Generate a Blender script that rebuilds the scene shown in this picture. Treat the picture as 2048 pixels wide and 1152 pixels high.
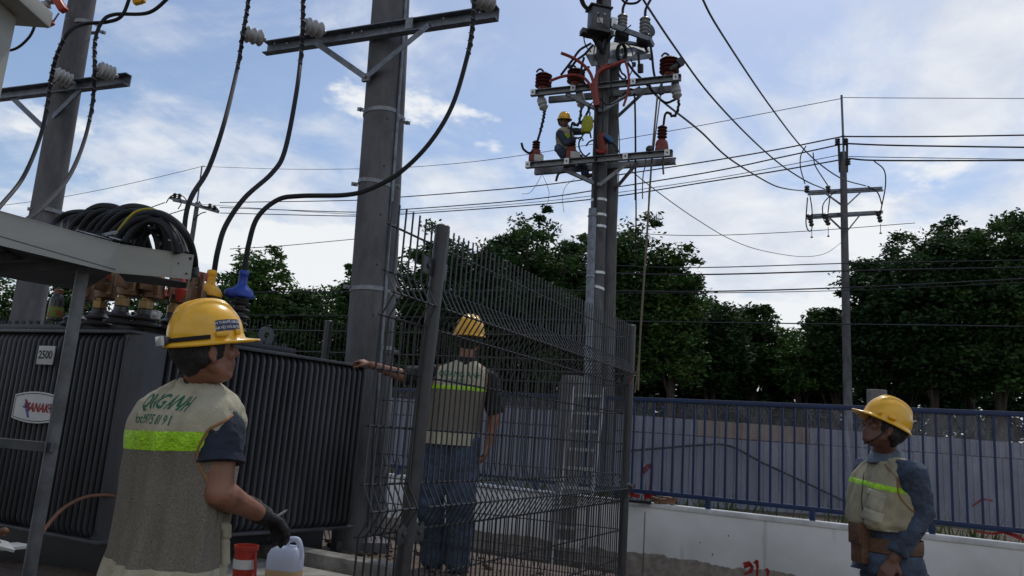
import bpy, bmesh, math, random
import numpy as np
from mathutils import Vector, Matrix, noise
from mathutils.bvhtree import BVHTree
V = Vector
rnd = random.Random(7)
for o in list(bpy.data.objects): bpy.data.objects.remove(o)
scene = bpy.context.scene
C = scene.collection

# ------------------------------------------------------------------ camera
FPX = 1547.0; PITCH = math.radians(10.8); ROLL = math.radians(4.1)
CAM = V((0, 0, 1.42))
FW = V((0, math.cos(PITCH), math.sin(PITCH)))
U0 = V((0, -math.sin(PITCH), math.cos(PITCH))); R0 = V((1, 0, 0))
RT = math.cos(ROLL)*R0 + math.sin(ROLL)*U0
UP = -math.sin(ROLL)*R0 + math.cos(ROLL)*U0
cd = bpy.data.cameras.new('camera'); cam = bpy.data.objects.new('camera', cd); C.objects.link(cam)
cd.sensor_width = 36; cd.lens = 36*FPX/2048; cd.clip_end = 3000; cd.clip_start = 0.05
M = Matrix((RT, UP, -FW)).transposed().to_4x4(); M.translation = CAM
cam.matrix_world = M
scene.camera = cam

# ------------------------------------------------------------------ light
SUN_EL = math.radians(58); SUN_AZ = math.radians(24)      # azimuth from +Y towards +X
sd = V((math.sin(SUN_AZ)*math.cos(SUN_EL), math.cos(SUN_AZ)*math.cos(SUN_EL), math.sin(SUN_EL)))
sl = bpy.data.lights.new('sun', 'SUN'); sl.energy = 1.5; sl.angle = math.radians(5); sl.color = (1, .95, .86)
so = bpy.data.objects.new('sun', sl); C.objects.link(so)
so.rotation_euler = (-sd).to_track_quat('-Z', 'Y').to_euler(); so.location = (0, 0, 30)
scene.view_settings.view_transform = 'Standard'; scene.view_settings.look = 'None'
scene.view_settings.exposure = 0.0; scene.view_settings.gamma = 1
w = bpy.data.worlds.new("World"); scene.world = w; w.use_nodes = True
nt = w.node_tree; N = nt.nodes; L = nt.links; N.clear()
def nd(t, **k):
    n = N.new(t)
    for a, b in k.items(): setattr(n, a, b)
    return n
out = nd('ShaderNodeOutputWorld'); bg = nd('ShaderNodeBackground'); bg.inputs[1].default_value = 0.1
sky = nd('ShaderNodeTexSky', sky_type='NISHITA', sun_disc=False, sun_elevation=SUN_EL, sun_rotation=SUN_AZ)
sky.air_density = 1.0; sky.dust_density = 1.2; sky.ozone_density = 2.0
tc = nd('ShaderNodeTexCoord'); sp = nd('ShaderNodeSeparateXYZ'); L.new(tc.outputs['Generated'], sp.inputs[0])
def mth(op, a, b=None, c=None, clamp=False):
    n = nd('ShaderNodeMath', operation=op, use_clamp=clamp)
    for i, x in enumerate((a, b, c)):
        if x is None: continue
        if isinstance(x, (int, float)): n.inputs[i].default_value = x
        else: L.new(x, n.inputs[i])
    return n.outputs[0]
zz = mth('MAXIMUM', sp.outputs[2], 0.0)
den = mth('ADD', zz, 0.22)
cx = mth('DIVIDE', sp.outputs[0], den); cy = mth('DIVIDE', sp.outputs[1], den)
cb = nd('ShaderNodeCombineXYZ'); L.new(cx, cb.inputs[0]); L.new(cy, cb.inputs[1]); cb.inputs[2].default_value = 0.37
def wnoise(scale, detail, rough, dist, off):
    mp = nd('ShaderNodeMapping'); mp.inputs['Location'].default_value = off; L.new(cb.outputs[0], mp.inputs[0])
    n = nd('ShaderNodeTexNoise'); n.inputs['Scale'].default_value = scale; n.inputs['Detail'].default_value = detail
    n.inputs['Roughness'].default_value = rough; n.inputs['Distortion'].default_value = dist
    L.new(mp.outputs[0], n.inputs['Vector']); return n.outputs[0]
n1 = wnoise(1.5, 10, .56, .5, (3.4, 1.0, 0)); n2 = wnoise(4.6, 10, .62, .6, (7.7, 4.1, 1)); n3 = wnoise(.8, 3, .5, 0, (2.1, 8.6, 2))
mx = mth('ADD', mth('MULTIPLY', n1, .62), mth('MULTIPLY', n2, .22)); mx = mth('ADD', mx, mth('MULTIPLY', n3, .22))
low = mth('MULTIPLY', mth('SUBTRACT', 0.50, zz), .42)        # more cloud towards the horizon
mx = mth('ADD', mx, low)
mx = mth('ADD', mx, mth('MULTIPLY', mth('ABSOLUTE', mth('SUBTRACT', cx, .15)), -.075))
mx = mth('ADD', mx, mth('MULTIPLY', mth('MAXIMUM', mth('MULTIPLY', sp.outputs[1], -1.0), 0.0), .3))   # unseen overcast added behind the camera to make the fill light neutral      # clearer towards the sides
cr = nd('ShaderNodeMapRange', interpolation_type='SMOOTHSTEP'); L.new(mx, cr.inputs[0])
cr.inputs[1].default_value = .465; cr.inputs[2].default_value = .61; cr.inputs[3].default_value = 0.12; cr.inputs[4].default_value = .96
# billow tone inside the clouds
n4 = wnoise(5.5, 8, .58, .3, (2.2, 5.5, 4))
tone = nd('ShaderNodeValToRGB'); L.new(n4, tone.inputs[0])
tone.color_ramp.elements[0].position = .40; tone.color_ramp.elements[0].color = (6.9, 7.4, 8.3, 1)
tone.color_ramp.elements[1].position = .66; tone.color_ramp.elements[1].color = (8.6, 8.9, 9.3, 1)
hs = nd('ShaderNodeHueSaturation'); hs.inputs['Saturation'].default_value = 1.12; hs.inputs['Value'].default_value = 1.2; L.new(sky.outputs[0], hs.inputs['Color'])
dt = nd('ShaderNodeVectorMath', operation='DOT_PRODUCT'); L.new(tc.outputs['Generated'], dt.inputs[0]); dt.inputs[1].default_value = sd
gl_ = nd('ShaderNodeMapRange', interpolation_type='SMOOTHSTEP'); L.new(dt.outputs['Value'], gl_.inputs[0]); gl_.inputs[1].default_value = -.1; gl_.inputs[2].default_value = .45; gl_.inputs[3].default_value = .60; gl_.inputs[4].default_value = 1.0  # dims clouds away from the sun, shaped to hold down foreground fill light
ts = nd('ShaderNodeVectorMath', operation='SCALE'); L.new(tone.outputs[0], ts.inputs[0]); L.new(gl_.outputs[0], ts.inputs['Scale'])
# heaped clouds low over the trees
mp5 = nd('ShaderNodeMapping'); mp5.inputs['Scale'].default_value = (1, 1, 2.1); mp5.inputs['Location'].default_value = (.9, 2.3, .4); L.new(tc.outputs['Generated'], mp5.inputs[0])
n5 = nd('ShaderNodeTexNoise'); n5.inputs['Scale'].default_value = 3.1; n5.inputs['Detail'].default_value = 10; n5.inputs['Roughness'].default_value = .56; L.new(mp5.outputs[0], n5.inputs['Vector'])
hgt = mth('SUBTRACT', n5.outputs[0], mth('MULTIPLY', mth('ABSOLUTE', mth('SUBTRACT', zz, .10)), .62))
cu = nd('ShaderNodeMapRange', interpolation_type='SMOOTHSTEP'); L.new(hgt, cu.inputs[0]); cu.inputs[1].default_value = .425; cu.inputs[2].default_value = .475; cu.inputs[4].default_value = .92
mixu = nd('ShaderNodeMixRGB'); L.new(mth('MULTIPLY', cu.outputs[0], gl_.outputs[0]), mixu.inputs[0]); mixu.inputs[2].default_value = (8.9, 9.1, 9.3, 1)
mixc = nd('ShaderNodeMixRGB'); L.new(cr.outputs[0], mixc.inputs[0]); L.new(hs.outputs[0], mixc.inputs[1]); L.new(ts.outputs[0], mixc.inputs[2])
L.new(mixc.outputs[0], mixu.inputs[1]); L.new(mixu.outputs[0], bg.inputs[0]); L.new(bg.outputs[0], out.inputs[0])

# ------------------------------------------------------------------ pixel -> place helpers
def px(u, v, t): return CAM + t*(FW + (u-1024)/FPX*RT - (v-576)/FPX*UP)
def ray(u, v): return FW + (u-1024)/FPX*RT - (v-576)/FPX*UP
def pz(u, v, z):
    d = ray(u, v); return CAM + d*((z-CAM.z)/d.z)
def proj(P):
    d = P-CAM; t = d.dot(FW); return 1024+FPX*d.dot(RT)/t, 576-FPX*d.dot(UP)/t, t
def zat(P, v):
    """height of the point over P that shows at picture row v"""
    W = UP - ((576-v)/FPX)*FW; d0 = V((P.x, P.y, 0))-CAM
    return -d0.dot(W)/W.z
def over(P, v): return V((P.x, P.y, zat(P, v)))
def onplane(u, v, P0, n):
    d = ray(u, v); return CAM + d*((P0-CAM).dot(n)/d.dot(n))

# ------------------------------------------------------------------ materials
def mat(name, col, rough=.6, metal=0, var=.15, scale=8, bump=0, bscale=None, spec=.5, coat=0, col2=None, trans=0, stretch=None, detail=5):
    m = bpy.data.materials.new(name); m.use_nodes = True
    t = m.node_tree; n = t.nodes; l = t.links; b = n['Principled BSDF']
    b.inputs['Roughness'].default_value = rough; b.inputs['Metallic'].default_value = metal
    b.inputs['Specular IOR Level'].default_value = spec; b.inputs['Coat Weight'].default_value = coat
    if trans: b.inputs['Transmission Weight'].default_value = trans
    tc = n.new('ShaderNodeTexCoord'); mp = n.new('ShaderNodeMapping'); l.new(tc.outputs['Object'], mp.inputs[0])
    if stretch: mp.inputs['Scale'].default_value = stretch
    nz = n.new('ShaderNodeTexNoise'); nz.inputs['Scale'].default_value = scale; nz.inputs['Detail'].default_value = detail; nz.inputs['Roughness'].default_value = .62
    l.new(mp.outputs[0], nz.inputs['Vector'])
    r = n.new('ShaderNodeValToRGB'); l.new(nz.outputs[0], r.inputs[0])
    c2 = col2 or tuple(c*(1-var*1.6) for c in col)
    r.color_ramp.elements[0].position = .32; r.color_ramp.elements[1].position = .68
    r.color_ramp.elements[0].color = (*c2, 1); r.color_ramp.elements[1].color = (*[min(1, c*(1+var*.5)) for c in col], 1)
    l.new(r.outputs[0], b.inputs['Base Color'])
    mr = n.new('ShaderNodeMapRange'); l.new(nz.outputs[0], mr.inputs[0]); mr.inputs[3].default_value = max(.03, rough-.1); mr.inputs[4].default_value = min(1, rough+.12)
    l.new(mr.outputs[0], b.inputs['Roughness'])
    if bump:
        nb = n.new('ShaderNodeTexNoise'); nb.inputs['Scale'].default_value = bscale or scale*4; nb.inputs['Detail'].default_value = 4; l.new(mp.outputs[0], nb.inputs['Vector'])
        bp = n.new('ShaderNodeBump'); bp.inputs['Strength'].default_value = bump; bp.inputs['Distance'].default_value = .02
        l.new(nb.outputs[0], bp.inputs['Height']); l.new(bp.outputs[0], b.inputs['Normal'])
    return m
MT = {}
MT['concrete'] = mat('concrete', (.130, .130, .136), .85, var=.35, scale=5, bump=.25, bscale=60, stretch=(1, 1, .35))
MT['concrete_pale'] = mat('concrete_pale', (.19, .185, .175), .9, var=.25, scale=6, bump=.3)
MT['galv'] = mat('galvanised_steel', (.26, .275, .29), .5, .75, var=.25, scale=14)
MT['galv_dull'] = mat('weathered_steel', (.21, .235, .27), .5, .6, var=.3, scale=12)
MT['dark_steel'] = mat('dark_steel', (.06, .062, .068), .45, .5, var=.3, scale=14)
MT['frame_steel'] = mat('frame_steel', (.17, .18, .19), .5, .5, var=.3, scale=9)
MT['rubber'] = mat('black_cable', (.014, .014, .015), .62, var=.2, scale=20, spec=.3)
MT['rope'] = mat('rope', (.22, .19, .13), .9, var=.3, scale=80)
MT['wire'] = mat('wire', (.035, .035, .04), .5, .2, var=.2)
MT['tie'] = mat('tie_wire', (.16, .16, .18), .45, .5, var=.2)
MT['porcelain'] = mat('grey_porcelain', (.34, .35, .35), .3, var=.12, scale=9, spec=.6)
MT['dark_insul'] = mat('dark_insulator', (.05, .045, .045), .35, var=.2)
MT['red_insul'] = mat('red_insulator', (.10, .022, .018), .4, var=.2, scale=20)
MT['red_plastic'] = mat('red_plastic', (.42, .035, .02), .4, var=.15, scale=14)
MT['red_dark'] = mat('dull_red_casing', (.20, .028, .018), .45, var=.2, scale=14)
MT['orange_plastic'] = mat('red_orange_sleeve', (.24, .030, .016), .45, var=.15, scale=14)
MT['yellow_boot'] = mat('yellow_boot', (.90, .45, .015), .4, var=.12, scale=12)
MT['blue_boot'] = mat('blue_boot', (.01, .05, .35), .4, var=.12, scale=12)
MT['helmet'] = mat('yellow_helmet', (.88, .47, .012), .27, var=.13, scale=9, coat=.4)
MT['helmet_old'] = mat('worn_yellow_helmet', (.80, .42, .015), .33, var=.2, scale=16, coat=.2)
MT['tank'] = mat('transformer_grey', (.066, .069, .08), .45, var=.38, scale=5, stretch=(1, 1, .22))
MT['lid'] = mat('dark_lid', (.024, .025, .029), .5, var=.2, scale=9)
MT['beige_sheet'] = mat('beige_sheet', (.30, .30, .265), .45, .0, var=.12, scale=2.2, stretch=(1, 1, 3), bump=.03, bscale=400)
MT['copper'] = mat('copper_brown', (.20, .105, .055), .5, .35, var=.35, scale=14)
MT['brown_plate'] = mat('brown_cover', (.21, .115, .055), .22, .0, var=.3, scale=10)
MT['brass'] = mat('brass', (.30, .19, .08), .4, .7, var=.3, scale=12)
MT['fence_wire'] = mat('fence_wire', (.035, .035, .038), .4, .2, var=.2)
MT['fence_post'] = mat('fence_post', (.055, .055, .058), .42, .2, var=.2, scale=16)
MT['blue_steel'] = mat('blue_steel', (.007, .028, .095), .45, var=.22, scale=9)
MT['soil'] = mat('soil', (.105, .075, .055), .95, var=.45, scale=1.6, bump=.9, bscale=14, detail=9)
MT['pad'] = mat('dusty_pad', (.16, .12, .095), .95, var=.4, scale=2.2, bump=.8, bscale=18, col2=(.08, .058, .045), detail=9)
MT['slab'] = mat('dusty_slab', (.30, .29, .26), .92, var=.35, scale=5, bump=.5, bscale=30)
MT['skin'] = mat('skin', (.26, .115, .068), .5, var=.2, scale=14, bump=.12, bscale=180)
MT['skin_dark'] = mat('tanned_skin', (.15, .066, .04), .5, var=.2, scale=14, bump=.12, bscale=180)
MT['hair'] = mat('black_hair', (.012, .011, .01), .6, var=.3, scale=90, bump=.6, bscale=200, stretch=(1, 1, .2))
MT['denim'] = mat('denim', (.065, .098, .16), .9, var=.4, scale=9, bump=.35, bscale=120)
MT['denim_shirt'] = mat('denim_shirt', (.060, .085, .13), .9, var=.4, scale=10, bump=.4, bscale=90)
MT['navy'] = mat('navy_cloth', (.018, .026, .045), .9, var=.25, scale=14, bump=.3, bscale=90)
MT['black_cloth'] = mat('black_cloth', (.014, .014, .016), .9, var=.2, scale=14, bump=.2, bscale=90)
MT['glove'] = mat('black_glove', (.012, .012, .013), .7, var=.3, scale=40, bump=.4, bscale=150)
MT['leather'] = mat('brown_leather', (.14, .068, .035), .6, var=.35, scale=14, bump=.3)
MT['shoe'] = mat('shoe_leather', (.06, .045, .035), .7, var=.3, scale=20)
MT['khaki'] = mat('khaki_cloth', (.40, .375, .27), .9, var=.14, scale=9, bump=.3, bscale=160)
MT['pale_trim'] = mat('piping', (.30, .15, .06), .8)
MT['white'] = mat('white_plastic', (.62, .63, .62), .45, var=.08)
MT['plate'] = mat('sign_plate', (.50, .50, .48), .4, .0, var=.12)
MT['black'] = mat('black_paint', (.01, .01, .012), .5, var=.1)
MT['red_paint'] = mat('red_paint', (.35, .012, .015), .6, var=.3, scale=30)
MT['green_ink'] = mat('green_ink', (.012, .13, .07), .7, var=.1)
MT['sticker'] = mat('sticker', (.012, .02, .06), .4)
MT['ink'] = mat('pale_ink', (.6, .62, .65), .5)
MT['bark'] = mat('bark', (.06, .05, .04), .95, var=.4, scale=6, bump=.8, stretch=(1, 1, .3))
MT['hoard'] = mat('hoarding', (.21, .228, .285), .6, .0, var=.15, scale=1.2, stretch=(1, 1, .2))
MT['hoard_tan'] = mat('hoarding_tan', (.26, .20, .165), .7, .0, var=.2, scale=1.5)
MT['ladder'] = mat('ladder_grey', (.33, .335, .34), .5, .1, var=.15)
MT['alu'] = mat('aluminium', (.55, .56, .57), .35, .85, var=.15)
MT['yellow_green'] = mat('hi_vis_cloth', (.38, .40, .03), .6, var=.2, scale=30, bump=.5, bscale=40)
MT['hose'] = mat('orange_hose', (.20, .09, .045), .6)
MT['blue_tool'] = mat('blue_tool', (.02, .09, .22), .4, .2)
MT['building'] = mat('pale_blue_wall', (.10, .22, .36), .8, var=.2, scale=1)
MT['can'] = mat('milky_plastic', (.52, .57, .70), .35, var=.08, scale=6)
MT['can_full'] = mat('liquid_level', (.46, .32, .16), .35, var=.12)
def leafmat(name, c1, c2):
    m = bpy.data.materials.new(name); m.use_nodes = True
    t = m.node_tree; n = t.nodes; l = t.links; b = n['Principled BSDF']
    g = n.new('ShaderNodeNewGeometry'); r = n.new('ShaderNodeValToRGB'); l.new(g.outputs['Random Per Island'], r.inputs[0])
    r.color_ramp.elements[0].color = (*c1, 1); r.color_ramp.elements[1].color = (*c2, 1)
    tc = n.new('ShaderNodeTexCoord'); nz = n.new('ShaderNodeTexNoise'); nz.inputs['Scale'].default_value = .8; l.new(tc.outputs['Object'], nz.inputs['Vector'])
    mx = n.new('ShaderNodeMixRGB'); mx.blend_type = 'MULTIPLY'; mx.inputs[0].default_value = .7
    rr = n.new('ShaderNodeValToRGB'); l.new(nz.outputs[0], rr.inputs[0]); rr.color_ramp.elements[0].position = .35; rr.color_ramp.elements[0].color = (.45, .5, .5, 1); rr.color_ramp.elements[1].position = .62; rr.color_ramp.elements[1].color = (1.2, 1.2, 1, 1)
    l.new(r.outputs[0], mx.inputs[1]); l.new(rr.outputs[0], mx.inputs[2]); l.new(mx.outputs[0], b.inputs['Base Color'])
    b.inputs['Roughness'].default_value = .6; b.inputs['Specular IOR Level'].default_value = .25
    tr = n.new('ShaderNodeBsdfTranslucent'); l.new(mx.outputs[0], tr.inputs[0]); ms = n.new('ShaderNodeMixShader'); ms.inputs[0].default_value = .22
    l.new(b.outputs[0], ms.inputs[1]); l.new(tr.outputs[0], ms.inputs[2]); l.new(ms.outputs[0], n['Material Output'].inputs[0])
    return m
MT['leaf'] = leafmat('foliage', (.018, .048, .014), (.062, .125, .032))
MT['leaf2'] = leafmat('foliage_fresh', (.026, .065, .016), (.085, .165, .038))
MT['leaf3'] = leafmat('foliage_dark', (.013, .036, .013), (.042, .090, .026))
MT['weed'] = leafmat('weeds', (.03, .05, .015), (.09, .13, .04))
def hivis(name):
    m = mat(name, (.42, .80, .02), .35, var=.25, scale=60, bump=.5, bscale=120)
    return m
MT['hivis'] = hivis('reflective_band')
# vest cloth: khaki yoke, darker open mesh below the band, khaki hem.  z limits set per vest
def vestmat(name, z0, zband, khaki=(.44, .41, .30), mesh=(.165, .148, .118)):
    m = mat(name, khaki, .9, var=.12, scale=12, bump=.35, bscale=150)
    t = m.node_tree; n = t.nodes; l = t.links; b = n['Principled BSDF']
    old = b.inputs['Base Color'].links[0].from_socket
    tc = n.new('ShaderNodeTexCoord'); s = n.new('ShaderNodeSeparateXYZ'); l.new(tc.outputs['Object'], s.inputs[0])
    a = n.new('ShaderNodeMath'); a.operation = 'LESS_THAN'; l.new(s.outputs[2], a.inputs[0]); a.inputs[1].default_value = zband
    c = n.new('ShaderNodeMath'); c.operation = 'GREATER_THAN'; l.new(s.outputs[2], c.inputs[0]); c.inputs[1].default_value = z0
    mm = n.new('ShaderNodeMath'); mm.operation = 'MULTIPLY'; l.new(a.outputs[0], mm.inputs[0]); l.new(c.outputs[0], mm.inputs[1])
    vo = n.new('ShaderNodeTexVoronoi'); vo.inputs['Scale'].default_value = 170; l.new(tc.outputs['Object'], vo.inputs['Vector'])
    rr = n.new('ShaderNodeValToRGB'); l.new(vo.outputs['Distance'], rr.inputs[0]); rr.color_ramp.elements[0].color = (*[x*.72 for x in mesh], 1); rr.color_ramp.elements[0].position = .25; rr.color_ramp.elements[1].color = (*[x*1.1 for x in mesh], 1); rr.color_ramp.elements[1].position = .5
    mx = n.new('ShaderNodeMixRGB'); l.new(mm.outputs[0], mx.inputs[0]); l.new(old, mx.inputs[1]); l.new(rr.outputs[0], mx.inputs[2])
    l.new(mx.outputs[0], b.inputs['Base Color']); return m

# ------------------------------------------------------------------ mesh helpers
def spline(pts, n=8):
    P = [V(p) for p in pts]
    if len(P) < 3: return P
    P = [P[0]*2-P[1]] + P + [P[-1]*2-P[-2]]; o = []
    for i in range(1, len(P)-2):
        a, b, c, d = P[i-1:i+3]
        for k in range(n):
            t = k/n
            o.append(.5*((2*b)+(c-a)*t+(2*a-5*b+4*c-d)*t*t+(3*b-a-3*c+d)*t**3))
    o.append(P[-2]); return o
def basis(d, up=None):
    d = V(d).normalized(); up = V(up) if up is not None else V((0, 0, 1))
    if abs(d.dot(up.normalized())) > .98: up = V((0, 1, 0)) if abs(d.y) < .9 else V((1, 0, 0))
    x = d.cross(up).normalized(); z = x.cross(d).normalized(); return x, d, z
class MB:
    def __init__(s): s.v = []; s.f = []
    def add(s, vs, fs):
        o = len(s.v); s.v += [V(q) for q in vs]; s.f += [tuple(i+o for i in f) for f in fs]; return s
    def hexa(s, P): return s.add(P, [(0, 3, 2, 1), (4, 5, 6, 7), (0, 1, 5, 4), (1, 2, 6, 5), (2, 3, 7, 6), (3, 0, 4, 7)])
    def box(s, c, size, ax=None):
        c = V(c); x, y, z = ax if ax else (V((1, 0, 0)), V((0, 1, 0)), V((0, 0, 1)))
        x = V(x)*size[0]/2; y = V(y)*size[1]/2; z = V(z)*size[2]/2
        P = [c-x-y-z, c+x-y-z, c+x+y-z, c-x+y-z, c-x-y+z, c+x-y+z, c+x+y+z, c-x+y+z]
        return s.hexa(P)
    def beam(s, p0, p1, w, h, up=None):
        p0 = V(p0); p1 = V(p1); x, y, z = basis(p1-p0, up)
        return s.box((p0+p1)/2, (w, (p1-p0).length, h), (x, y, z))
    def channel(s, p0, p1, w, h, th=.006, up=None, flip=1):
        p0 = V(p0); p1 = V(p1); x, y, z = basis(p1-p0, up); x = x*flip; Ln = (p1-p0).length; c = (p0+p1)/2
        s.box(c-x*(w/2-th/2), (th, Ln, h), (x, y, z))
        for k in (-1, 1): s.box(c+x*(th/2)+z*k*(h/2-th/2), (w-th, Ln-.002, th), (x, y, z))
        return s
    def angle(s, p0, p1, w, h, th=.006, up=None, flip=1):
        p0 = V(p0); p1 = V(p1); x, y, z = basis(p1-p0, up); x = x*flip; Ln = (p1-p0).length; c = (p0+p1)/2
        s.box(c-x*(w/2-th/2), (th, Ln, h), (x, y, z)); s.box(c+x*(th/2)+z*(h/2-th/2), (w-th, Ln-.002, th), (x, y, z)); return s
    def tube(s, pts, r, seg=8, cap=True):
        P = [V(p) for p in pts]; n = len(P); R = r if isinstance(r, (list, tuple)) else [r]*n
        d = (P[1]-P[0]).normalized(); x, _, z = basis(d); vs = []; fs = []
        for i in range(n):
            nd_ = (P[min(i+1, n-1)]-P[max(i-1, 0)])
            if nd_.length < 1e-9: nd_ = d
            nd_ = nd_.normalized(); q = d.rotation_difference(nd_); x = q @ x; z = q @ z; d = nd_
            for k in range(seg):
                a = 2*math.pi*k/seg; vs.append(P[i]+R[i]*(math.cos(a)*x+math.sin(a)*z))
        for i in range(n-1):
            for k in range(seg):
                k2 = (k+1) % seg; fs.append((i*seg+k, (i+1)*seg+k, (i+1)*seg+k2, i*seg+k2))
        if cap: fs.append(tuple(range(seg))); fs.append(tuple(reversed(range((n-1)*seg, n*seg))))
        fs = [tuple(reversed(f)) for f in fs]
        return s.add(vs, fs)
    def lathe(s, prof, o, ax, seg=20, cap=True):
        x, d, z = basis(ax); o = V(o); vs = []; fs = []; n = len(prof)
        for (r, h) in prof:
            for k in range(seg):
                a = 2*math.pi*k/seg; vs.append(o+d*h+max(r, 1e-4)*(math.cos(a)*x+math.sin(a)*z))
        for i in range(n-1):
            for k in range(seg):
                k2 = (k+1) % seg; fs.append((i*seg+k, i*seg+k2, (i+1)*seg+k2, (i+1)*seg+k))
        if cap: fs.append(tuple(reversed(range(seg)))); fs.append(tuple(range((n-1)*seg, n*seg)))
        return s.add(vs, fs)
    def cyl(s, p0, p1, r0, r1=None, seg=16):
        return s.lathe([(r0, 0), (r0 if r1 is None else r1, (V(p1)-V(p0)).length)], p0, V(p1)-V(p0), seg)
    def ball(s, c, r, sc=(1, 1, 1), ax=None, seg=14, rings=9):
        c = V(c); x, y, z = ax if ax else (V((1, 0, 0)), V((0, 1, 0)), V((0, 0, 1))); vs = [c-V(z)*r*sc[2]]; fs = []
        for i in range(1, rings):
            a = -math.pi/2+math.pi*i/rings
            for k in range(seg):
                b = 2*math.pi*k/seg
                vs.append(c+V(x)*r*sc[0]*math.cos(a)*math.cos(b)+V(y)*r*sc[1]*math.cos(a)*math.sin(b)+V(z)*r*sc[2]*math.sin(a))
        vs.append(c+V(z)*r*sc[2]); T = len(vs)-1
        for k in range(seg):
            k2 = (k+1) % seg; fs.append((0, 1+k2, 1+k)); fs.append((T, T-seg+k, T-seg+k2))
            for i in range(rings-2): fs.append((1+i*seg+k, 1+i*seg+k2, 1+(i+1)*seg+k2, 1+(i+1)*seg+k))
        return s.add(vs, fs)
    def cap(s, p0, p1, r0, r1=None, seg=12):
        r1 = r0 if r1 is None else r1
        s.ball(p0, r0, seg=seg, rings=8); s.ball(p1, r1, seg=seg, rings=8)
        if (V(p1)-V(p0)).length > 1e-4: s.cyl(p0, p1, r0, r1, seg)
        return s
    def prism(s, outline, n, th):
        """outline: 3D points (ccw seen against n), thickness th along n"""
        n = V(n).normalized()*th; k = len(outline); vs = [V(p) for p in outline]+[V(p)+n for p in outline]
        fs = [tuple(reversed(range(k))), tuple(range(k, 2*k))]+[(i, (i+1) % k, (i+1) % k+k, i+k) for i in range(k)]
        return s.add(vs, fs)
    def loft(s, rings, cap=True):
        k = len(rings[0]); vs = [p for r in rings for p in r]; fs = []
        for i in range(len(rings)-1):
            for j in range(k):
                j2 = (j+1) % k; fs.append((i*k+j, i*k+j2, (i+1)*k+j2, (i+1)*k+j))
        if cap: fs.append(tuple(reversed(range(k)))); fs.append(tuple(range((len(rings)-1)*k, len(rings)*k)))
        return s.add(vs, fs)
    def build(s, name, m, parent=None, smooth=35, bevel=0, origin=None):
        o = origin if origin is not None else org(parent)
        me = bpy.data.meshes.new(name); me.from_pydata([tuple(q-o) for q in s.v], [], s.f)
        if bevel:
            bm = bmesh.new(); bm.from_mesh(me)
            es = [e for e in bm.edges if len(e.link_faces) == 2 and e.calc_face_angle(0) > .6]
            bmesh.ops.bevel(bm, geom=es, offset=bevel, segments=2, affect='EDGES', profile=.6, clamp_overlap=True)
            bm.to_mesh(me); bm.free()
        return mkobj(name, me, m, parent, smooth, o if parent is None else None)
ORG = {}
def org(p): return ORG.get(p.name, V((0, 0, 0))) if p is not None else V((0, 0, 0))
def mkobj(name, me, m, parent=None, smooth=35, o=None):
    if isinstance(m, str): m = MT[m]
    if m is not None: me.materials.clear(); me.materials.append(m)
    if smooth:
        me.shade_smooth()
        me.set_sharp_from_angle(angle=math.radians(smooth))
    ob = bpy.data.objects.new(name, me); C.objects.link(ob)
    if parent is not None: ob.parent = parent; ORG[ob.name] = org(parent)
    else:
        ob.location = o if o is not None else (0, 0, 0); ORG[ob.name] = V(ob.location)
    return ob
def tag(o, label, cat, group=None, kind=None):
    if label: o['label'] = label
    if cat: o['category'] = cat
    if group: o['group'] = group
    if kind: o['kind'] = kind
    return o
def thing(name, loc, label, cat, group=None):
    o = bpy.data.objects.new(name, None); C.objects.link(o); o.location = loc; o.empty_display_size = .1
    ORG[o.name] = V(loc); return tag(o, label, cat, group)
def single(name, mb, m, label, cat, group=None, o=None, **k):
    ob = mb.build(name, m, None, origin=V(o) if o is not None else mb.v[0].copy(), **k); return tag(ob, label, cat, group)
def struct(name, mb, m, **k):
    ob = mb.build(name, m, None, **k); ob['kind'] = 'structure'; return ob
def fuse(mb, name, m, parent, voxel=.006, it=4, disp=None, smooth=60):
    me = bpy.data.meshes.new('tmp'); me.from_pydata([tuple(q) for q in mb.v], [], mb.f)
    ob = bpy.data.objects.new('tmp', me); C.objects.link(ob)
    md = ob.modifiers.new('r', 'REMESH'); md.mode = 'VOXEL'; md.voxel_size = voxel
    if it:
        ms = ob.modifiers.new('s', 'SMOOTH'); ms.factor = .5; ms.iterations = it
    dg = bpy.context.evaluated_depsgraph_get(); dg.update()
    r = bpy.data.meshes.new_from_object(ob.evaluated_get(dg))
    bpy.data.objects.remove(ob); bpy.data.meshes.remove(me)
    o = org(parent)
    nv = len(r.vertices)
    if disp:
        nn = [v.normal.copy() for v in r.vertices]
        for i, v in enumerate(r.vertices): v.co = v.co+nn[i]*disp(v.co)
    for v in r.vertices: v.co = v.co-o
    r.name = name
    return mkobj(name, r, m, parent, 0 if False else 80)
def textmesh(body, size, spacing=1.0, bold=.0):
    cu = bpy.data.curves.new('t', 'FONT'); cu.body = body; cu.size = size; cu.align_x = 'CENTER'; cu.align_y = 'CENTER'; cu.space_character = spacing
    cu.offset = bold*size; cu.resolution_u = 3
    ob = bpy.data.objects.new('t', cu); C.objects.link(ob); dg = bpy.context.evaluated_depsgraph_get(); dg.update()
    me = bpy.data.meshes.new_from_object(ob.evaluated_get(dg)); bpy.data.objects.remove(ob)
    bm = bmesh.new(); bm.from_mesh(me); bmesh.ops.triangulate(bm, faces=bm.faces)
    for _ in range(2):
        es = [e for e in bm.edges if e.calc_length() > size*.35]
        if es: bmesh.ops.subdivide_edges(bm, edges=es, cuts=1); bmesh.ops.triangulate(bm, faces=bm.faces)
    bm.to_mesh(me); bm.free(); return me
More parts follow.
